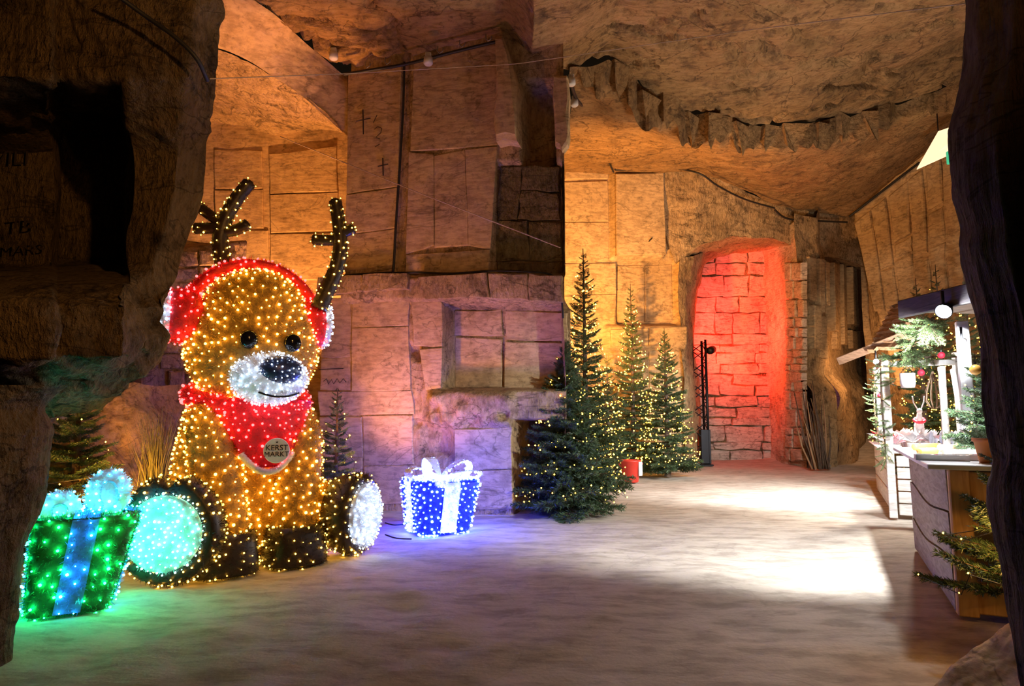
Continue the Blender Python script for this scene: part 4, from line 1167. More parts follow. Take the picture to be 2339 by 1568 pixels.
# ================================================================== TRUSS TOWER WITH RED SPOTLIGHT
STEEL_B = mat('black_steel', (.012, .012, .014), .45, .5)
tb = G(1600, 1064); tw = thing('truss_tower', (tb[0], tb[1], 0), 'black lattice truss tower at the edge of the red lit wall', 'truss')
hh = .17; TH = P(1600, 778, tb[1])[2]
for sx in (-1, 1):
    for sy in (-1, 1):
        MB().tube([(tb[0] + sx * hh, tb[1] + sy * hh, .03), (tb[0] + sx * hh, tb[1] + sy * hh, TH)], .032, 8).build('chord', STEEL_B, tw, True)
nz = 12
for k in range(nz):
    z0 = .1 + (TH - .15) * k / nz; z1 = .1 + (TH - .15) * (k + 1) / nz
    for (ax_, ay, bx_, by) in ((-1, -1, 1, -1), (1, -1, 1, 1), (1, 1, -1, 1), (-1, 1, -1, -1)):
        p0 = (tb[0] + ax_ * hh, tb[1] + ay * hh, z0 if k % 2 else z1); p1 = (tb[0] + bx_ * hh, tb[1] + by * hh, z1 if k % 2 else z0)
        MB().tube([p0, p1], .013, 5).build('brace', STEEL_B, tw, True)
MB().bbox((tb[0], tb[1], .025), (.26, .26, .02)).build('base_plate', STEEL_B, tw)
MB().bbox((tb[0] + .1, tb[1] - .1, .48), (.12, .1, .42)).build('counterweight', STEEL_B, tw)
sl = P(1625, 800, tb[1])
spl = thing('stage_spotlight', (sl[0], sl[1], sl[2]), 'small black spotlight clamped to the right of the truss tower', 'spotlight')
rt = WE.to3(*WE.uz(1700, 755)); dv = rt - sl; dv /= np.linalg.norm(dv); s1 = np.cross(dv, UP); s1 /= np.linalg.norm(s1)
Ax = np.array([s1, np.cross(s1, dv), dv])
MB().lathe([(.05, -.16), (.085, -.14), (.10, -.05), (.10, .08), (.085, .08), (.08, .02), (.01, .02)], sl, 18, Ax).build('housing', STEEL_B, spl, True)
MB().lathe([(.08, .03), (.08, .035), (.01, .04)], sl, 18, Ax).build('lens', glow('red_lens', (1, .05, .03), 6), spl, True)
MB().tube([sl + np.array([-.02, 0, .02]), sl + np.array([-.16, 0, .06]), (tb[0] + hh, sl[1], sl[2] + .06)], .02, 6).build('clamp', STEEL_B, spl, True)
RED_LIGHT = spot('stage_spotlight_beam', sl + dv * .12, rt, (1.0, 0.032, 0.02), 2400, 96, 0.8, .06)
rl2 = spot('stage_spotlight_low', sl + np.array([.1, .1, -.25]), WE.to3(*WE.uz(1720, 890)), (1.0, 0.055, 0.02), 420, 84, 0.9, .06)

# ================================================================== RED BUCKET
bp_ = G(1441, 1102); bk = thing('bucket', (bp_[0], bp_[1], 0), 'red plastic tub between the fir trees', 'bucket')
RP = mat('red_plastic', (.55, .035, .02), .4); bp_[2] = -.01
m = MB().lathe([(.135, .0), (.145, .02), (.185, .38), (.20, .39), (.20, .42), (.185, .42), (.175, .37), (.13, .03), (.01, .03)], bp_ * np.array([1, 1, 0]), 28); m.build('tub', RP, bk, True)
for s in (-1, 1): MB().tube([bp_ + np.array([.19 * s, 0, .40]), bp_ + np.array([.225 * s, -.02, .36]), bp_ + np.array([.19 * s, 0, .30])], .012, 6).build('handle', RP, bk, True)
MB().bbox(bp_ + np.array([.165, -.115, .27]), (.012, .045, .13), np.array([[.57, -.82, 0], [.82, .57, 0], [0, 0, 1.0]]), .004).build('label_strip', mat('print_white', (.7, .68, .66), .5), bk)

# ================================================================== MARKET STALLS
O2 = G(2190, 1405); O1 = G(2045, 1183)
td = (O1 - O2); td[2] = 0; T1 = np.linalg.norm(td); td /= T1
rd = np.array([td[1], -td[0], 0])
SX = np.array([td, rd, UP])
def S(t, r, z): return O2 + td * t + rd * r + UP * z
W_GREY = wood('weathered_wood', (.16, .12, .095), (.30, .24, .19), (1.5, 1.5, 9))
W_ORANGE = wood('pine_wood', (.42, .22, .075), (.58, .33, .13), (8, 8, 1.2))
W_WHITE = wood('whitewashed_wood', (.42, .36, .30), (.62, .56, .49), (1.5, 1.5, 9))
W_POST = wood('painted_post', (.62, .60, .57), (.76, .74, .71), (9, 9, 1.2))
W_BROWN = wood('brown_boards', (.20, .12, .075), (.34, .215, .14), (2, 2, 10))
W_DARK = wood('dark_fascia', (.035, .026, .028), (.07, .05, .05), (2, 2, 10))
M_TOP = mat('white_worktop', (.78, .76, .72), .45)
TL = 2.25
# --- near counter
c2 = thing('market_counter', S(0, 0, 0), 'near stall counter of grey boards with an orange lit shelf end and white top', 'counter')
hs = [(.02, .30), (.305, .62), (.625, .93)]
for i, (z0, z1) in enumerate(hs):
    vs = []; fs = []; n = 13
    for k in range(n):
        t = .02 + (TL - .02) * k / (n - 1)
        w0 = .0 if i == 0 else .035 * math.sin(t * 2.6 + i); w1 = .0 if i == 2 else .035 * math.sin(t * 2.6 + i + 1) - .008
        for r_, z in ((-.012, z0 + w0), (-.018, z1 + w1), (.03, z1 + w1), (.03, z0 + w0)): vs.append(S(t, r_, z))
    for k in range(n - 1):
        for j in range(4): fs.append((4 * k + j, 4 * k + (j + 1) % 4, 4 * k + 4 + (j + 1) % 4, 4 * k + 4 + j))
    fs += [(0, 1, 2, 3), tuple(4 * (n - 1) + j for j in (3, 2, 1, 0))]
    MB().add(vs, fs).build('side_board', W_GREY, c2)
MB().bbox(S(.0, .05, .465), (.045, .06, .465), SX).build('corner_post', W_ORANGE, c2)
MB().bbox(S(.0, .95, .465), (.045, .06, .465), SX).build('corner_post', W_ORANGE, c2)
for z, h_ in ((.12, .10), (.585, .02), (.80, .12)):
    MB().bbox(S(-.005, .5, z), (.02, .40, h_), SX).build('front_board', W_ORANGE, c2)
MB().bbox(S(.45, .5, .26), (.42, .41, .012), SX).build('shelf', W_ORANGE, c2)
MB().bbox(S(.9, .5, .45), (.02, .43, .43), SX).build('back_board', W_GREY, c2)
MB().bbox(S(TL / 2 - .07, .45, .955), (TL / 2 + .10, .59, .016), SX, .005).build('worktop', M_TOP, c2)
card = MB().bbox(S(-.03, .30, .80), (.004, .055, .085), SX, .002).build('price_card', mat('card_pink', (.55, .33, .22), .6), c2)
for zz in (.84, .81, .78): MB().bbox(S(-.0355, .30, zz), (.0008, .035, .006), SX, .0004).build('card_print', INK, card)
# --- far counter
c1 = thing('market_counter', O1, 'far stall counter of whitewashed planks holding the red and white flowers', 'counter')
T2 = 3.4; Hc = .80
for i in range(3):
    z0 = .02 + i * .255
    MB().bbox(S(T1 + T2 / 2, .01, z0 + .122), (T2 / 2, .014, .12), SX).build('side_plank', W_WHITE, c1)
for i in range(5):
    z0 = .03 + i * .15
    MB().bbox(S(T1 + .012, .55, z0 + .07), (.012, .5, .068), SX).build('front_plank', W_WHITE, c1)
MB().bbox(S(T1 + T2 / 2 + .02, .42, Hc + .012), (T2 / 2 + .06, .50, .014), SX).build('worktop', M_TOP, c1)
# --- stall frame: posts, beams, soffit, fascia, roof
def postobj(name, base, h, w, mt, label, cat='post'):
    o = MB().bbox(base + UP * h / 2, (w, w, h / 2), SX, .008).build(name, mt)
    return tag(o, label, cat)
fr1 = thing('market_stall', S(T1 + 2.4, .5, 0), 'open timber frame of the far stall with white posts and thatched roof', 'stall')
def fpost(t, r, z0, z1, w, mt, par, name='post'): MB().bbox(S(t, r, (z0 + z1) / 2), (w, w, (z1 - z0) / 2), SX, .006).build(name, mt, par)
fpost(T1 - .03, -.02, 0, 1.98, .045, W_WHITE, fr1)
fpost(T1 + 1.9, .03, Hc + .03, 2.02, .045, W_POST, fr1)
fpost(T1 - .02, .78, Hc + .03, 1.98, .045, W_POST, fr1)
fpost(T1 + 1.9, 1.05, Hc + .03, 2.2, .05, W_WHITE, fr1)
MB().bbox(S(T1 - .03, .55, 1.93), (.03, .62, .035), SX).build('beam', W_POST, fr1)
MB().bbox(S(T1 + .95, -.02, 1.95), (1.0, .03, .035), SX).build('beam', W_POST, fr1)
ba, bb_ = P(1915, 826, 11.2), P(2072, 764, 10.2)
bd = (bb_ - ba); bl = np.linalg.norm(bd); bd /= bl; bn_ = np.cross(bd, td); bn_ /= np.linalg.norm(bn_)
MB().bbox((ba + bb_) / 2, (bl / 2, .03, .065), np.array([bd, np.cross(bn_, bd), bn_])).build('barge_board', W_BROWN, fr1)
M_THATCH = wood('thatch_reed', (.22, .12, .06), (.40, .24, .13), (14, 2, 14), bump=.8)
q0, q1, q2, q3 = P(1985, 806, 10.6), P(2112, 788, 9.8), P(2118, 690, 10.6), P(2042, 700, 11.6)
rnd = random.Random(8)
for i in range(9):
    f0, f1 = i / 9, (i + 1.25) / 9
    l0, r0 = q0 + (q3 - q0) * f0, q1 + (q2 - q1) * f0; l1, r1 = q0 + (q3 - q0) * f1, q1 + (q2 - q1) * f1
    n = 17; vs = []; fs = []
    nr_ = np.cross(q1 - q0, q3 - q0); nr_ /= np.linalg.norm(nr_); nr_ = nr_ if np.dot(nr_, -q0) > 0 else -nr_
    for k in range(n):
        s_ = k / (n - 1); a0 = l0 + (r0 - l0) * s_ + UP * rnd.uniform(-.03, .02); a1 = l1 + (r1 - l1) * s_
        vs += [a0 + nr_ * (.07 + rnd.uniform(-.01, .015)), a1 + nr_ * .02, a0 + nr_ * .01]
    for k in range(n - 1): fs += [(3 * k, 3 * k + 3, 3 * k + 4, 3 * k + 1), (3 * k + 2, 3 * k + 5, 3 * k + 3, 3 * k)]
    MB().add(vs, fs).build('thatch_row', M_THATCH, fr1)
fr2 = thing('market_stall', S(1.4, .9, 0), 'near stall roof with a dark front board and brown soffit planks', 'stall')
fa, fb = P(2056, 703, 5.6), P(2300, 656, 4.5)
fd = fb - fa; fd[2] = 0; fl = np.linalg.norm(fd); fd /= fl; fz = (fa[2] + fb[2]) / 2; fn = np.array([-fd[1], fd[0], 0])
FX = np.array([fd, fn, UP])
MB().bbox((fa + fb) / 2 * np.array([1, 1, 0]) + UP * fz, (fl / 2, .025, .075), FX).build('fascia_board', W_DARK, fr2)
for i in range(7):
    c = (fa + fb) / 2 * np.array([1, 1, 0]) + fn * (.16 + i * .34) + UP * (fz - .045) + fd * .12
    MB().bbox(c, (fl / 2 - .06, .15, .014), FX).build('soffit_plank', W_BROWN, fr2)
def pole(px, py0, d, w, mt, par, z0):
    p = P(px, py0, d)
    MB().bbox((p[0], p[1], (z0 + p[2]) / 2), (w, w, (p[2] - z0) / 2), SX, .006).build('post', mt, par)
pole(2196, 735, 7.0, .055, W_POST, fr2, 0)
pole(2150, 838, 7.6, .035, W_WHITE, fr2, .4)
a_, b_ = P(2176, 845, 7.3), P(2200, 985, 7.0)
MB().tube([a_, b_], .025, 6).build('diagonal_brace', W_POST, fr2)
# back panel of the stalls
MB().bbox(S(T1 + .9, 2.3, 1.0), (2.4, .03, 1.0), SX).build('back_panel', W_BROWN, fr1)

# --- lamps of the stalls
LAMPW = (0.86, 0.92, 1.0)
def stall_lamp(px, py, d, label, power, target, strength=60, angle=150, r=.055):
    c = P(px, py, d); t = thing('stall_floodlight', c, label, 'floodlight')
    dv = np.array(target) * .5 + np.array([0, 0, CAM_H]) * .5 - c; dv /= np.linalg.norm(dv); s1 = np.cross(dv, UP); s1 /= np.linalg.norm(s1); A = np.array([s1, np.cross(s1, dv), dv])
    MB().lathe([(.02, -.10), (r * .7, -.09), (r * 1.2, -.02), (r * 1.25, .0), (r * 1.05, .0), (r, -.02), (.01, -.02)], c, 18, A).build('housing', STEEL_B, t, True)
    MB().lathe([(r, -.012), (r * .95, .004), (r * .5, .02), (.004, .025)], c, 18, A).build('lamp_glass', glow('flood_glass_%d' % strength, LAMPW, strength), t, True)
    MB().tube([c + UP * .03, c + UP * .16], .012, 6).build('bracket', STEEL_B, t, True)
    return spot('stall_flood_beam', c + dv * .07, target, LAMPW, power, angle, .5, .05)
stall_lamp(2155, 712, 5.0, 'round floodlight glaring under the dark front board of the near stall', 820, G(1740, 1215), 900, 112, .05)
stall_lamp(2197, 782, 6.9, 'smaller floodlight shining beside the white post of the near stall', 350, S(T1 + 1.0, .2, 1.5), 400, 120, .034)
stall_lamp(2001, 826, 9.6, 'small lamp on the top of the far white post', 1100, G(1800, 1120), 50, 116, .035)
point('stall_inner_light', S(T1 + .9, .35, 1.85), (1, .93, .85), 420, .06)

# --- goods
ORD = ['first', 'second', 'third', 'fourth', 'fifth', 'sixth', 'seventh', 'eighth', 'ninth', 'tenth', 'eleventh']
def poinsettia(loc, s, mt, mt2, seed, label, group):
    rnd = random.Random(seed); t = thing('poinsettia', loc, label, 'flower', group)
    o = np.array(loc)
    MB().lathe([(.026 * s, 0), (.036 * s, .045 * s), (.038 * s, .05 * s), (.01, .045 * s)], o, 10).build('pot', mat('pot_white', (.7, .68, .66), .5), t, True)
    for k in range(11):
        a = k * 2.4 + rnd.uniform(-.2, .2); el = .25 + .75 * (k % 3) / 2; ln = (.13 - .018 * (k % 3)) * s
        d = np.array([math.cos(a) * math.cos(el), math.sin(a) * math.cos(el), math.sin(el)]); sd = np.array([-math.sin(a), math.cos(a), 0])
        b = o + UP * .055 * s
        vs = [b, b + d * ln * .5 + sd * ln * .28 + UP * .006, b + d * ln, b + d * ln * .5 - sd * ln * .28 + UP * .006, b + d * ln * .5 + UP * .02]
        MB().add(vs, [(0, 1, 4), (1, 2, 4), (2, 3, 4), (3, 0, 4)]).build('petal', mt if k < 8 else mt2, t)
P_RED = mat('petal_red', (.60, .015, .04), .6); P_WHITE = mat('petal_white', (.85, .80, .80), .6); P_PINK = mat('petal_pink', (.80, .45, .48), .6)
rnd = random.Random(31)
for i in range(11):
    poinsettia(S(T1 + .12 + i * .30, .06 + .02 * (i % 2), Hc + .03), 1.5, P_RED if i % 3 else P_PINK, P_WHITE, i, '%s red poinsettia from the near end along the outer edge of the far counter' % ORD[i], 'red poinsettias on the far counter')
for i in range(9):
    poinsettia(S(T1 + .18 + (i % 5) * .45, .26 + .2 * (i // 5), Hc + .03), 1.9, P_WHITE, P_PINK if i % 2 else P_WHITE, 40 + i, '%s white poinsettia from the near end in the %s row on the far counter' % (ORD[i % 5], 'outer' if i < 5 else 'inner'), 'white poinsettias on the far counter')
GLASSY = mat('frosted_glass', (.70, .72, .85), .15, 0, .1, 20)
for i in range(8):
    b = S(T1 + .05 + (i % 2) * .12, .45 + i * .055, Hc + .027)
    g = thing('glass_figurine', b, '%s slender pale glass figurine from the left at the near end of the far counter' % ORD[i], 'figurine', 'glass figurines on the far counter')
    MB().lathe([(.025, 0), (.025, .01), (.006, .02), (.006, .09), (.02, .11)], b, 10).build('stem', GLASSY, g, True)
    MB().lathe([(.012, .10), (.03, .13), (.032, .17), (.018, .20), (.024, .22), (.012, .25), (.002, .26)], b, 10).build('body', GLASSY, g, True)
# white reindeer ornament standing among the flowers
b = S(T1 + .75, .40, Hc + .03); w = thing('deer_ornament', b, 'white reindeer ornament standing among the poinsettias', 'ornament')
PW = mat('plush_white', (.80, .78, .78), .8)
m = MB(); m.ell(b + UP * .30, (.11, .06, .065), SX, 14, 8); orient(m, b + UP * .3); m.build('body', PW, w, True)
for a in (-.07, .07):
    for c in (-.035, .035): MB().tube([b + td * a + rd * c + UP * .28, b + td * a + rd * c], [.02, .013], 6).build('leg', PW, w, True)
MB().tube([b - td * .08 + UP * .32, b - td * .13 + UP * .47], [.04, .03], 8).build('neck', PW, w, True)
m = MB().ell(b - td * .15 + UP * .50, (.065, .035, .04), SX, 12, 8); m.build('head', PW, w, True)
for s in (-1, 1):
    MB().tube([b - td * .13 + rd * .02 * s + UP * .53, b - td * .12 + rd * .06 * s + UP * .62, b - td * .14 + rd * .07 * s + UP * .70], .008, 5).build('antler', PW, w, True)
m = MB(); m.tube([b - td * .08 + rd * .06 * math.cos(a) + UP * (.38 + .03 * math.sin(a)) + td * .05 * math.sin(a) for a in np.linspace(0, 6.28, 12)], .02, 6); m.build('scarf', P_RED, w, True)
# price board
pb = S(T1 + .02, .98, Hc + .03); MBo = MB().bbox(pb + UP * .17, (.006, .12, .17), SX, .003)
tag(MBo.build('display_board', mat('board_white', (.72, .72, .78), .5)), 'pale upright board at the right of the glass figurines', 'board')
# hanging white lantern cup and wicker drop
hc = P(2073, 868, 8.0); t = thing('hanging_lantern', hc, 'white cup lantern hanging from the beam of the far stall', 'lantern')
MB().lathe([(.02, -.10), (.075, -.095), (.085, -.04), (.085, .08), (.078, .08), (.07, -.06), (.01, -.07)], hc, 18).build('cup', mat('porcelain', (.82, .80, .78), .3), t, True)
MB().tube([hc + np.array([.08, 0, .08]), hc + np.array([0, 0, .17]), hc + np.array([-.08, 0, .08])], .004, 4).build('wire', STEEL_B, t)
hw = P(2133, 895, 7.9); t = thing('wicker_drop', hw, 'tear shaped wicker ornament hanging by the brown post', 'ornament')
for k in range(10):
    a = 2 * math.pi * k / 10; MB().tube([hw + UP * .24 + np.array([math.cos(a), math.sin(a), 0]) * .005] + [hw + UP * z + np.array([math.cos(a), math.sin(a), 0]) * r for z, r in ((.12, .045), (0, .085), (-.10, .095), (-.18, .06), (-.21, .01))], .007, 4).build('cane', mat('wicker', (.30, .19, .11), .8), t, True)
# goods on the near counter
YEL = mat('honey_wax', (.80, .42, .08), .4); CRM = mat('cream_wax', (.80, .66, .42), .4)
ZT = .972
def on2(px, py): return G(px, py, ZT)
for i, (x0, y0, x1, y1, mt, lb) in enumerate([(2088, 1030, 2140, 1028, YEL, 'long honey coloured candle at the left rear of the near counter'), (2100, 1041, 2138, 1040, YEL, 'short honey coloured candle at the left front of the near counter'), (2146, 1032, 2195, 1030, CRM, 'cream candle at the middle of the near counter')]):
    a_, b_ = on2(x0, y0) + UP * .03, on2(x1, y1) + UP * .03
    t = thing('candle', (a_ + b_) / 2 - UP * .03, lb, 'candle')
    m = MB().tube([a_, a_ + (b_ - a_) * .03, b_ - (b_ - a_) * .03, b_], [.02, .03, .03, .02], 12); m.build('wax', mt, t, True)
    MB().tube([b_, b_ + (b_ - a_) / np.linalg.norm(b_ - a_) * .02], .003, 4).build('wick', INK, t)
for i, (x, y, sx_, mt, lb) in enumerate([(2150, 1052, .16, mat('tray_white', (.75, .72, .70), .4), 'low white tray at the front edge of the near counter'), (2205, 1040, .15, mat('tray_cream', (.78, .62, .46), .5), 'cream tray with sweets at the middle of the near counter'), (2226, 1052, .12, mat('tray_silver', (.55, .5, .48), .3, .5), 'silver dish beside the orange pot')]):
    c = on2(x, y); t = thing('tray', c, lb, 'tray')
    MB().bbox(c + UP * .006, (sx_, .07, .006), SX[[1, 0, 2]], .003).build('base', mt, t)
    for s in (-1, 1):
        MB().bbox(c + UP * .02 + rd * (sx_ - .005) * s, (.005, .07, .02), SX[[1, 0, 2]], .002).build('rim', mt, t); MB().bbox(c + UP * .02 + td * .065 * s, (sx_, .005, .02), SX[[1, 0, 2]], .002).build('rim', mt, t)
    rr = random.Random(i)
    for k in range(10):
        q = c + rd * rr.uniform(-sx_ * .8, sx_ * .8) + td * rr.uniform(-.045, .045) + UP * .026
        MB().ell(q, (.02, .016, .014), None, 8, 5).build('sweet', (YEL, CRM, P_RED, mat('choc', (.12, .05, .03), .5))[rr.randrange(4)], t, True)
c = on2(2262, 1058); t = thing('flower_pot', c, 'orange flower pot with greenery at the right end of the near counter', 'flower pot')
MB().lathe([(.06, 0), (.085, .14), (.095, .14), (.095, .165), (.08, .165), (.06, .05), (.01, .05)], c, 20).build('pot', mat('terracotta_orange', (.62, .20, .04), .6), t, True)
for k in range(9):
    M = Matrix.Translation(Vector((0, 0, .14))) @ Matrix.Rotation(k * .7, 4, 'Z') @ Matrix.Rotation(-.5, 4, 'Y') @ Matrix.Scale(.16, 4)
    child('sprig', FINE[k % 2], t, M)
# --- fir garlands
def garland(pts, label, name='fir_garland', n=60, s=.20, lights=0, seed=0):
    pts = [np.array(p) for p in pts]; t = thing(name, pts[0], label, 'garland')
    line = resample([pts, pts], n, 2, len(pts) > 2)[0]; rr = random.Random(seed)
    o = np.array(pts[0])
    m = MB().tube([p - o for p in line], .012, 5); me = bpy.data.meshes.new('cord'); me.from_pydata(m.v, [], m.f); me.materials.append(BARK); child('cord', me, t)
    for i, p in enumerate(line):
        for k in range(2):
            M = Matrix.Translation(Vector(p - o)) @ Matrix.Rotation(rr.uniform(0, 6.28), 4, 'Z') @ Matrix.Rotation(rr.uniform(-.6, 1.2), 4, 'Y') @ Matrix.Scale(s * rr.uniform(.7, 1.2), 4)
            child('sprig', FINE[rr.randrange(2)], t, M)
    if lights:
        rng = np.random.default_rng(seed); bulb_mesh([line[rng.integers(n)] - o + rng.normal(size=3) * s * .35 for _ in range(lights)], .008, B_TREE, t, 'light_bulbs', False, rng, True)
    return t
garland([P(2132, 726, 5.45), P(2105, 752, 5.7), P(2082, 790, 6.0), P(2066, 822, 6.4)], 'thick fir garland hanging from the near stall roof', n=34, s=.21, seed=1)
garland([S(T1 - .05, -.06, 1.95), S(T1 - .07, -.08, 1.4), S(T1 - .06, -.06, .75)], 'fir garland wound down the near corner post of the far stall', n=36, s=.17, lights=30, seed=2)
garland([S(T1 - .06, .0, 2.0), S(T1 - .06, .5, 2.0), S(T1 - .06, 1.1, 1.98)], 'fir garland along the cross beam of the far stall', n=30, s=.14, lights=12, seed=3)
garland([S(T1 + 1.85, -.02, 1.95), S(T1 + 1.87, -.05, 1.4), S(T1 + 1.85, -.02, .9)], 'sparse fir garland on the far white post', n=22, s=.15, lights=24, seed=4)
# --- firs around the stalls
p = P(2305, 1000, 5.5); fir((p[0], p[1], .972), 1.15, .44, 'fir half hidden by the dark pillar on top of the near counter', 80, 40, 61, .009)
p = P(2345, 1390, 3.75); fir((p[0], p[1], 0), 1.15, .66, 'low fir with warm lights in front of the orange shelf end', 26, 22, 63, .008, low=.25)
for i, (x, y, d, lb) in enumerate([(2091, 636, 11.9, 'lit fir behind the stalls with its tip over the left end of the dark board'), (2136, 605, 12.2, 'lit fir behind the stalls with the highest tip over the dark board'), (2201, 628, 11.3, 'lit fir behind the stalls with its tip next to the dark pillar')]):
    tp = P(x, y, d); fir((tp[0], tp[1], 0), tp[2], .55, lb, 90, 230, 70 + i, .013)
point('shelf_end_fill', P(2310, 1235, 3.55), (1.0, .50, .12), 9, .04)  # added unseen warm light that brightens the shelf end
# baubles in the stall
for i, (x, y, mt, lb) in enumerate([(2104, 852, P_RED, 'red bauble hanging from the right part of the cross beam'), (2150, 812, P_RED, 'red bauble above the cross beam'), (2228, 845, YEL, 'golden bauble on the fir beside the dark pillar'), (2010, 905, P_RED, 'red bauble low on the far white post')]):
    c = P(x, y, (7.95, 7.7, 5.0, 9.5)[i]); t = thing('bauble', c, lb, 'bauble'); MB().ell(c, (.04, .04, .04), None, 16, 10).build('ball', mt, t, True)
    MB().tube([c + UP * .038, c + UP * .06], .008, 6).build('cap', STEEL_B, t); MB().tube([c + UP * .06, c + UP * .14], .002, 3).build('thread', STEEL_B, t)

# ================================================================== EMERGENCY SIGN AND THE WALL PATCH IT LIGHTS
e0 = [P(2095, 384, 13.2), P(2143, 300, 13.2), P(2230, 270, 12.4), P(2230, 335, 12.4), P(2166, 352, 12.8)]
es = thing('emergency_sign', e0[0], 'green sign with a glowing cream panel standing for lit wall under the ceiling beside the dark pillar', 'sign')
vs = [p for p in e0] + [p + np.array([.05, .10, 0]) for p in e0]
MB().add(vs, [(0, 1, 2, 3, 4), (9, 8, 7, 6, 5)] + [(i, (i + 1) % 5, 5 + (i + 1) % 5, 5 + i) for i in range(5)]).build('wall_light_patch', glow('wall_light_cream', (1.0, .82, .52), 1.05), es)  # glowing panel in place of the sign's light on the wall
g0 = P(2168, 352, 12.6); MB().bbox(g0 - UP * .08, (.05, .03, .13), None, .01).build('green_pictogram', glow('sign_green', (.05, .55, .28), .7), es, False, None, 'green pictogram edge')
MB().tube([e0[1], e0[1] + UP * .5], .012, 5).build('hanger', STEEL_B, es)

# ================================================================== CABLES, WIRES AND SMALL FIXTURES
def cable(pts, r, label, mt=None, name='electric_cable', n=60, sag=0.0, smooth=True):
    L_ = resample([pts, pts], n, 2, smooth and len(pts) > 2)[0]
    if sag: L_[:, 2] -= sag * np.sin(np.linspace(0, math.pi, n))
    return tag(MB().tube(list(L_), r, 6).build(name, mt or CABLE, None, True), label, 'cable')
def wb(x, y, o=.10): return WB.to3(*WB.uz(x, y), o)
cable([wb(930, 150), wb(927, 260), wb(919, 400), wb(911, 520), wb(907, 600), wb(905, 625)], .018, 'black cable running down the joint beside the carved crosses')
cable([wb(905, 626), wb(860, 628), wb(800, 632), wb(745, 640)], .014, 'black cable along the ledge left of the vertical cable')
cable([wb(905, 628, .12), wb(960, 627, .12), wb(1040, 630, .14), wb(1130, 625, .16), wb(1225, 628, .16), wb(1268, 636, .16), wb(1285, 665, .16), wb(1290, 730, .12)], .014, 'thin black cable along the ledge to the wall corner', n=80)
def ceilp(x, y, d): return P(x, y, d)
cable([P(785, 170, 9.0), P(860, 158, 8.95), P(930, 146, 8.85), P(1040, 118, 8.65), P(1148, 92, 8.5)], .022, 'dark cable bundle under the ceiling above the crosses')
for i, (x, y, d) in enumerate(((835, 155, 8.9), (880, 147, 8.85), (1000, 122, 8.65), (1050, 108, 8.6), (1110, 94, 8.5))):
    b = P(x, y, d); tag(MB().tube([b + UP * .10, b + np.array([.0, -.03, .02]), b + np.array([.03, -.05, -.03]), b + np.array([.07, -.05, 0]), b + np.array([.08, -.04, .05])], .008, 5).build('cable_hook', mat('hook_steel', (.35, .33, .32), .4, .7), None, True), '%s bent wire hook from the left on the ceiling cable above the crosses' % ORD[i], 'hook', 'hooks on the ceiling cable')
def wc(x, y, o=.34): return WC.to3(*WC.uz(x, y), o)
cable([P(1302, 180, 9.5), P(1316, 225, 10.2), P(1345, 258, 11.2), P(1375, 310, 12.6), P(1388, 350, 13.6), wc(1392, 398)], .028, 'cable chain descending along the bright slope to the centre wall')
cable([P(1312, 215, 10.2), P(1338, 262, 11.2), P(1364, 310, 12.4), P(1382, 352, 13.5), wc(1388, 405)], .02, 'second thinner cable beside the cable chain')
cable([wc(1392, 400), wc(1450, 399), wc(1520, 396), P(1598, 397, 14.6), P(1640, 425, 14.9), P(1700, 455, 15.4), P(1770, 476, 15.8)], .022, 'cable tray line along the top of the centre wall')
cable([P(1770, 480, 15.9), P(1800, 500, 16.3), P(1870, 505, 16.9), P(1935, 508, 17.4)], .025, 'dark cable along the top of the lintel')
cable([P(1940, 495, 17.2), P(1985, 460, 16.7), P(2060, 402, 15.7), P(2100, 372, 15.1)], .03, 'dark cable bundle along the top of the right wall')
cable([P(255, -20, 4.3), P(330, 35, 4.42), P(400, 85, 4.48), P(450, 135, 4.55), P(474, 185, 4.7)], .016, 'thick black cable draped over the left overhang')
ROPE = mat('pale_cord', (.42, .30, .20), .8)
cable([P(640, 312, 9.3), P(960, 442, 8.55), P(1280, 566, 8.2)], .0075, 'pale taut cord slanting across the back wall', ROPE, 'cord', smooth=False)
cable([P(480, 180, 4.9), P(800, 168, 8.0), P(1180, 146, 8.2), P(1700, 70, 7.5), P(2205, 8, 5.5)], .005, 'thin pale wire strung across below the ceiling', ROPE, 'cord', smooth=False)
def fixture(x, y, d, label):
    c = P(x, y, d); t = thing('ceiling_lamp', c, label, 'lamp')
    wm = mat('lamp_white', (.62, .60, .58), .4)
    MB().lathe([(.02, .06), (.06, .05), (.065, -.03), (.05, -.05), (.01, -.05)], c, 14).build('housing', wm, t, True); MB().bbox(c + UP * .09, (.04, .03, .03)).build('mount', wm, t)
fixture(978, 140, 8.5, 'small unlit white lamp on the ceiling cable above the back wall')
fixture(1305, 188, 9.3, 'upper small white lamp at the wall corner'); fixture(1312, 236, 10.2, 'lower small white lamp at the wall corner')
fixture(762, 128, 8.9, 'small white lamp at the ceiling edge near the alcove')
for i, pts in enumerate([[(880, 1195), (900, 1200), (925, 1198)], [(880, 1222), (905, 1230), (940, 1232)], [(1070, 1180), (1110, 1178), (1165, 1180)], [(255, 1275), (290, 1268), (320, 1275), (345, 1300)]]):
    L_ = [G(x, y, .015) for x, y in pts]
    cable(L_, .008, ('short black lead behind the right hoof of the reindeer', 'black lead on the floor between the reindeer and the blue present', 'pale lead on the floor right of the blue present', 'black lead on the floor between the green present and the hoof')[i], ROPE if i == 2 else None, 'power_lead', 20)

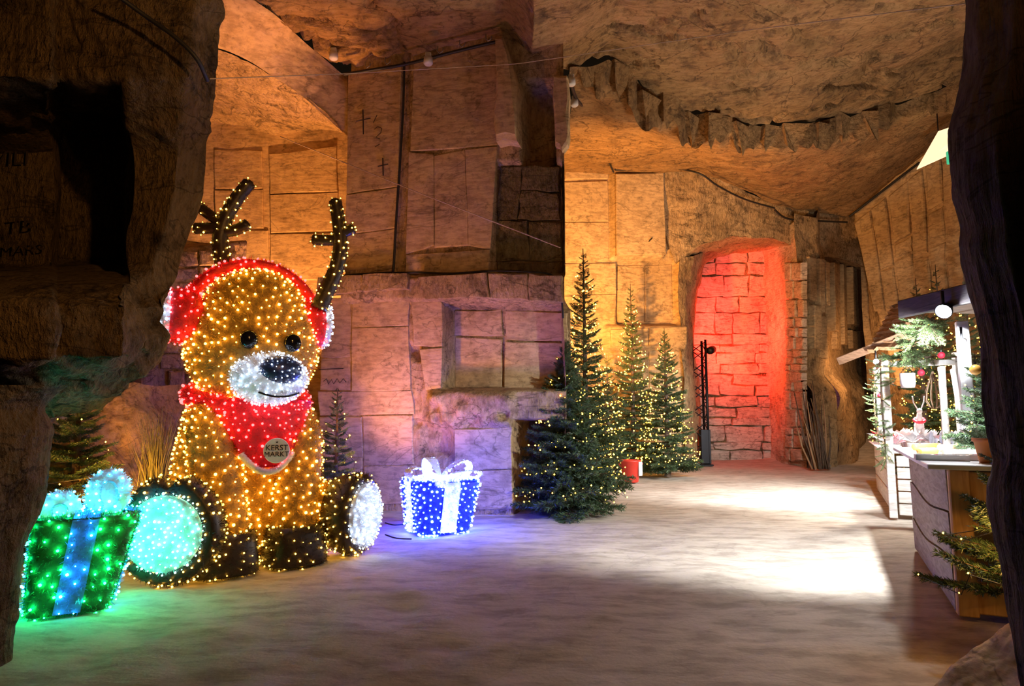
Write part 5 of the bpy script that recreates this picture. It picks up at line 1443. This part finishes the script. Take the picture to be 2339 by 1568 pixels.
# ================================================================== CHARCOAL MARKS ON THE STONE
CHAR = mat('charcoal', (.035, .022, .014), .95)
def stroke(wf, pts, off, w, par, name='charcoal_mark'):
    Q = [wf.to3(*wf.uz(x, y), off) for x, y in pts]
    MB().tube(Q, w, 4).build(name, CHAR, par)
for (x, y, s) in ((834, 283, 28), (879, 385, 20)):
    stroke(WB, [(x, y - s), (x + 1, y + s)], .068, .009, wall_back, 'charcoal_cross'); stroke(WB, [(x - s * .55, y - s * .05), (x + s * .6, y - s * .3)], .068, .009, wall_back, 'charcoal_cross')
for pts in ([(860, 300), (868, 294), (877, 298), (875, 308), (864, 318), (872, 322)], [(858, 285), (866, 268)], [(862, 340), (872, 334)], [(745, 872), (752, 866), (756, 878), (763, 868), (768, 878), (776, 866), (782, 876), (790, 866), (796, 874)], [(725, 800), (738, 806)], [(735, 845), (790, 843)]):
    stroke(WB, pts, .072, .006, wall_back)
stroke(WC, [(1468, 560), (1476, 552)], .32, .012, wall_centre)
for txt, x, y, sz in (('VILI', 26, 362, .17), ('TB', 50, 510, .16), ('S MARS', 45, 562, .12)):
    c = P(x, y, 5.62); a_ = P(x - 30, y, 5.59); b_ = P(x + 30, y, 5.65); rr_ = (b_ - a_) / np.linalg.norm(b_ - a_); nn = np.cross(rr_, UP)
    text_mesh(txt, sz, c, rr_, UP, nn, CHAR, wall_left, 'charcoal_lettering')
# dark plank door in the doorway niche of the back wall
W_DOOR = wood('door_planks', (.05, .022, .012), (.10, .045, .024), (8, 8, 1.2))
for i in range(4):
    x0 = 1178 + i * 26
    block(WB, [(x0, 966), (x0 + 24, 966), (x0 + 24, 1195), (x0, 1195)], wall_back, W_DOOR, .03, -.80, .006, .003, 300 + i, 'door_plank')
# leaning wood and dry twigs at the foot of the passage wall
dp = G(1868, 1072); t = thing('stick_bundle', (dp[0], dp[1], 0), 'bundle of dry sticks leaning on the passage corner right of the red wall', 'sticks')
rr = random.Random(4)
for k in range(26):
    b = dp + np.array([rr.uniform(-.22, .28), rr.uniform(-.15, .1), 0]); tp = b + np.array([rr.uniform(-.35, .10), rr.uniform(0, .2), rr.uniform(.9, 2.1)])
    MB().tube([b, (b + tp) / 2 + np.array([rr.uniform(-.06, .06), 0, 0]), tp], [rr.uniform(.015, .035), .02, .008], 5).build('stick', BARK if k % 3 else mat('reed_dry', (.33, .2, .1), .9), t, True)
lb_ = G(1890, 1066); t = thing('ground_lantern', lb_, 'small grey metal lantern on the floor by the stick bundle', 'lantern')
MB().lathe([(.08, 0), (.085, .02), (.06, .05), (.06, .16), (.085, .18), (.03, .24), (.01, .25)], lb_, 14).build('body', mat('galvanised', (.45, .45, .46), .35, .7), t, True)
MB().tube([lb_ + np.array([-.06, 0, .2]), lb_ + np.array([0, 0, .33]), lb_ + np.array([.06, 0, .2])], .006, 5).build('handle', STEEL_B, t)

# ================================================================== FAR PASSAGE LIGHT
point('far_purple_light', P(1972, 770, 23.6), (.62, .25, 1.0), 45, .15)
point('far_warm_light', P(1990, 610, 23.5), (1.0, .55, .25), 60, .15)
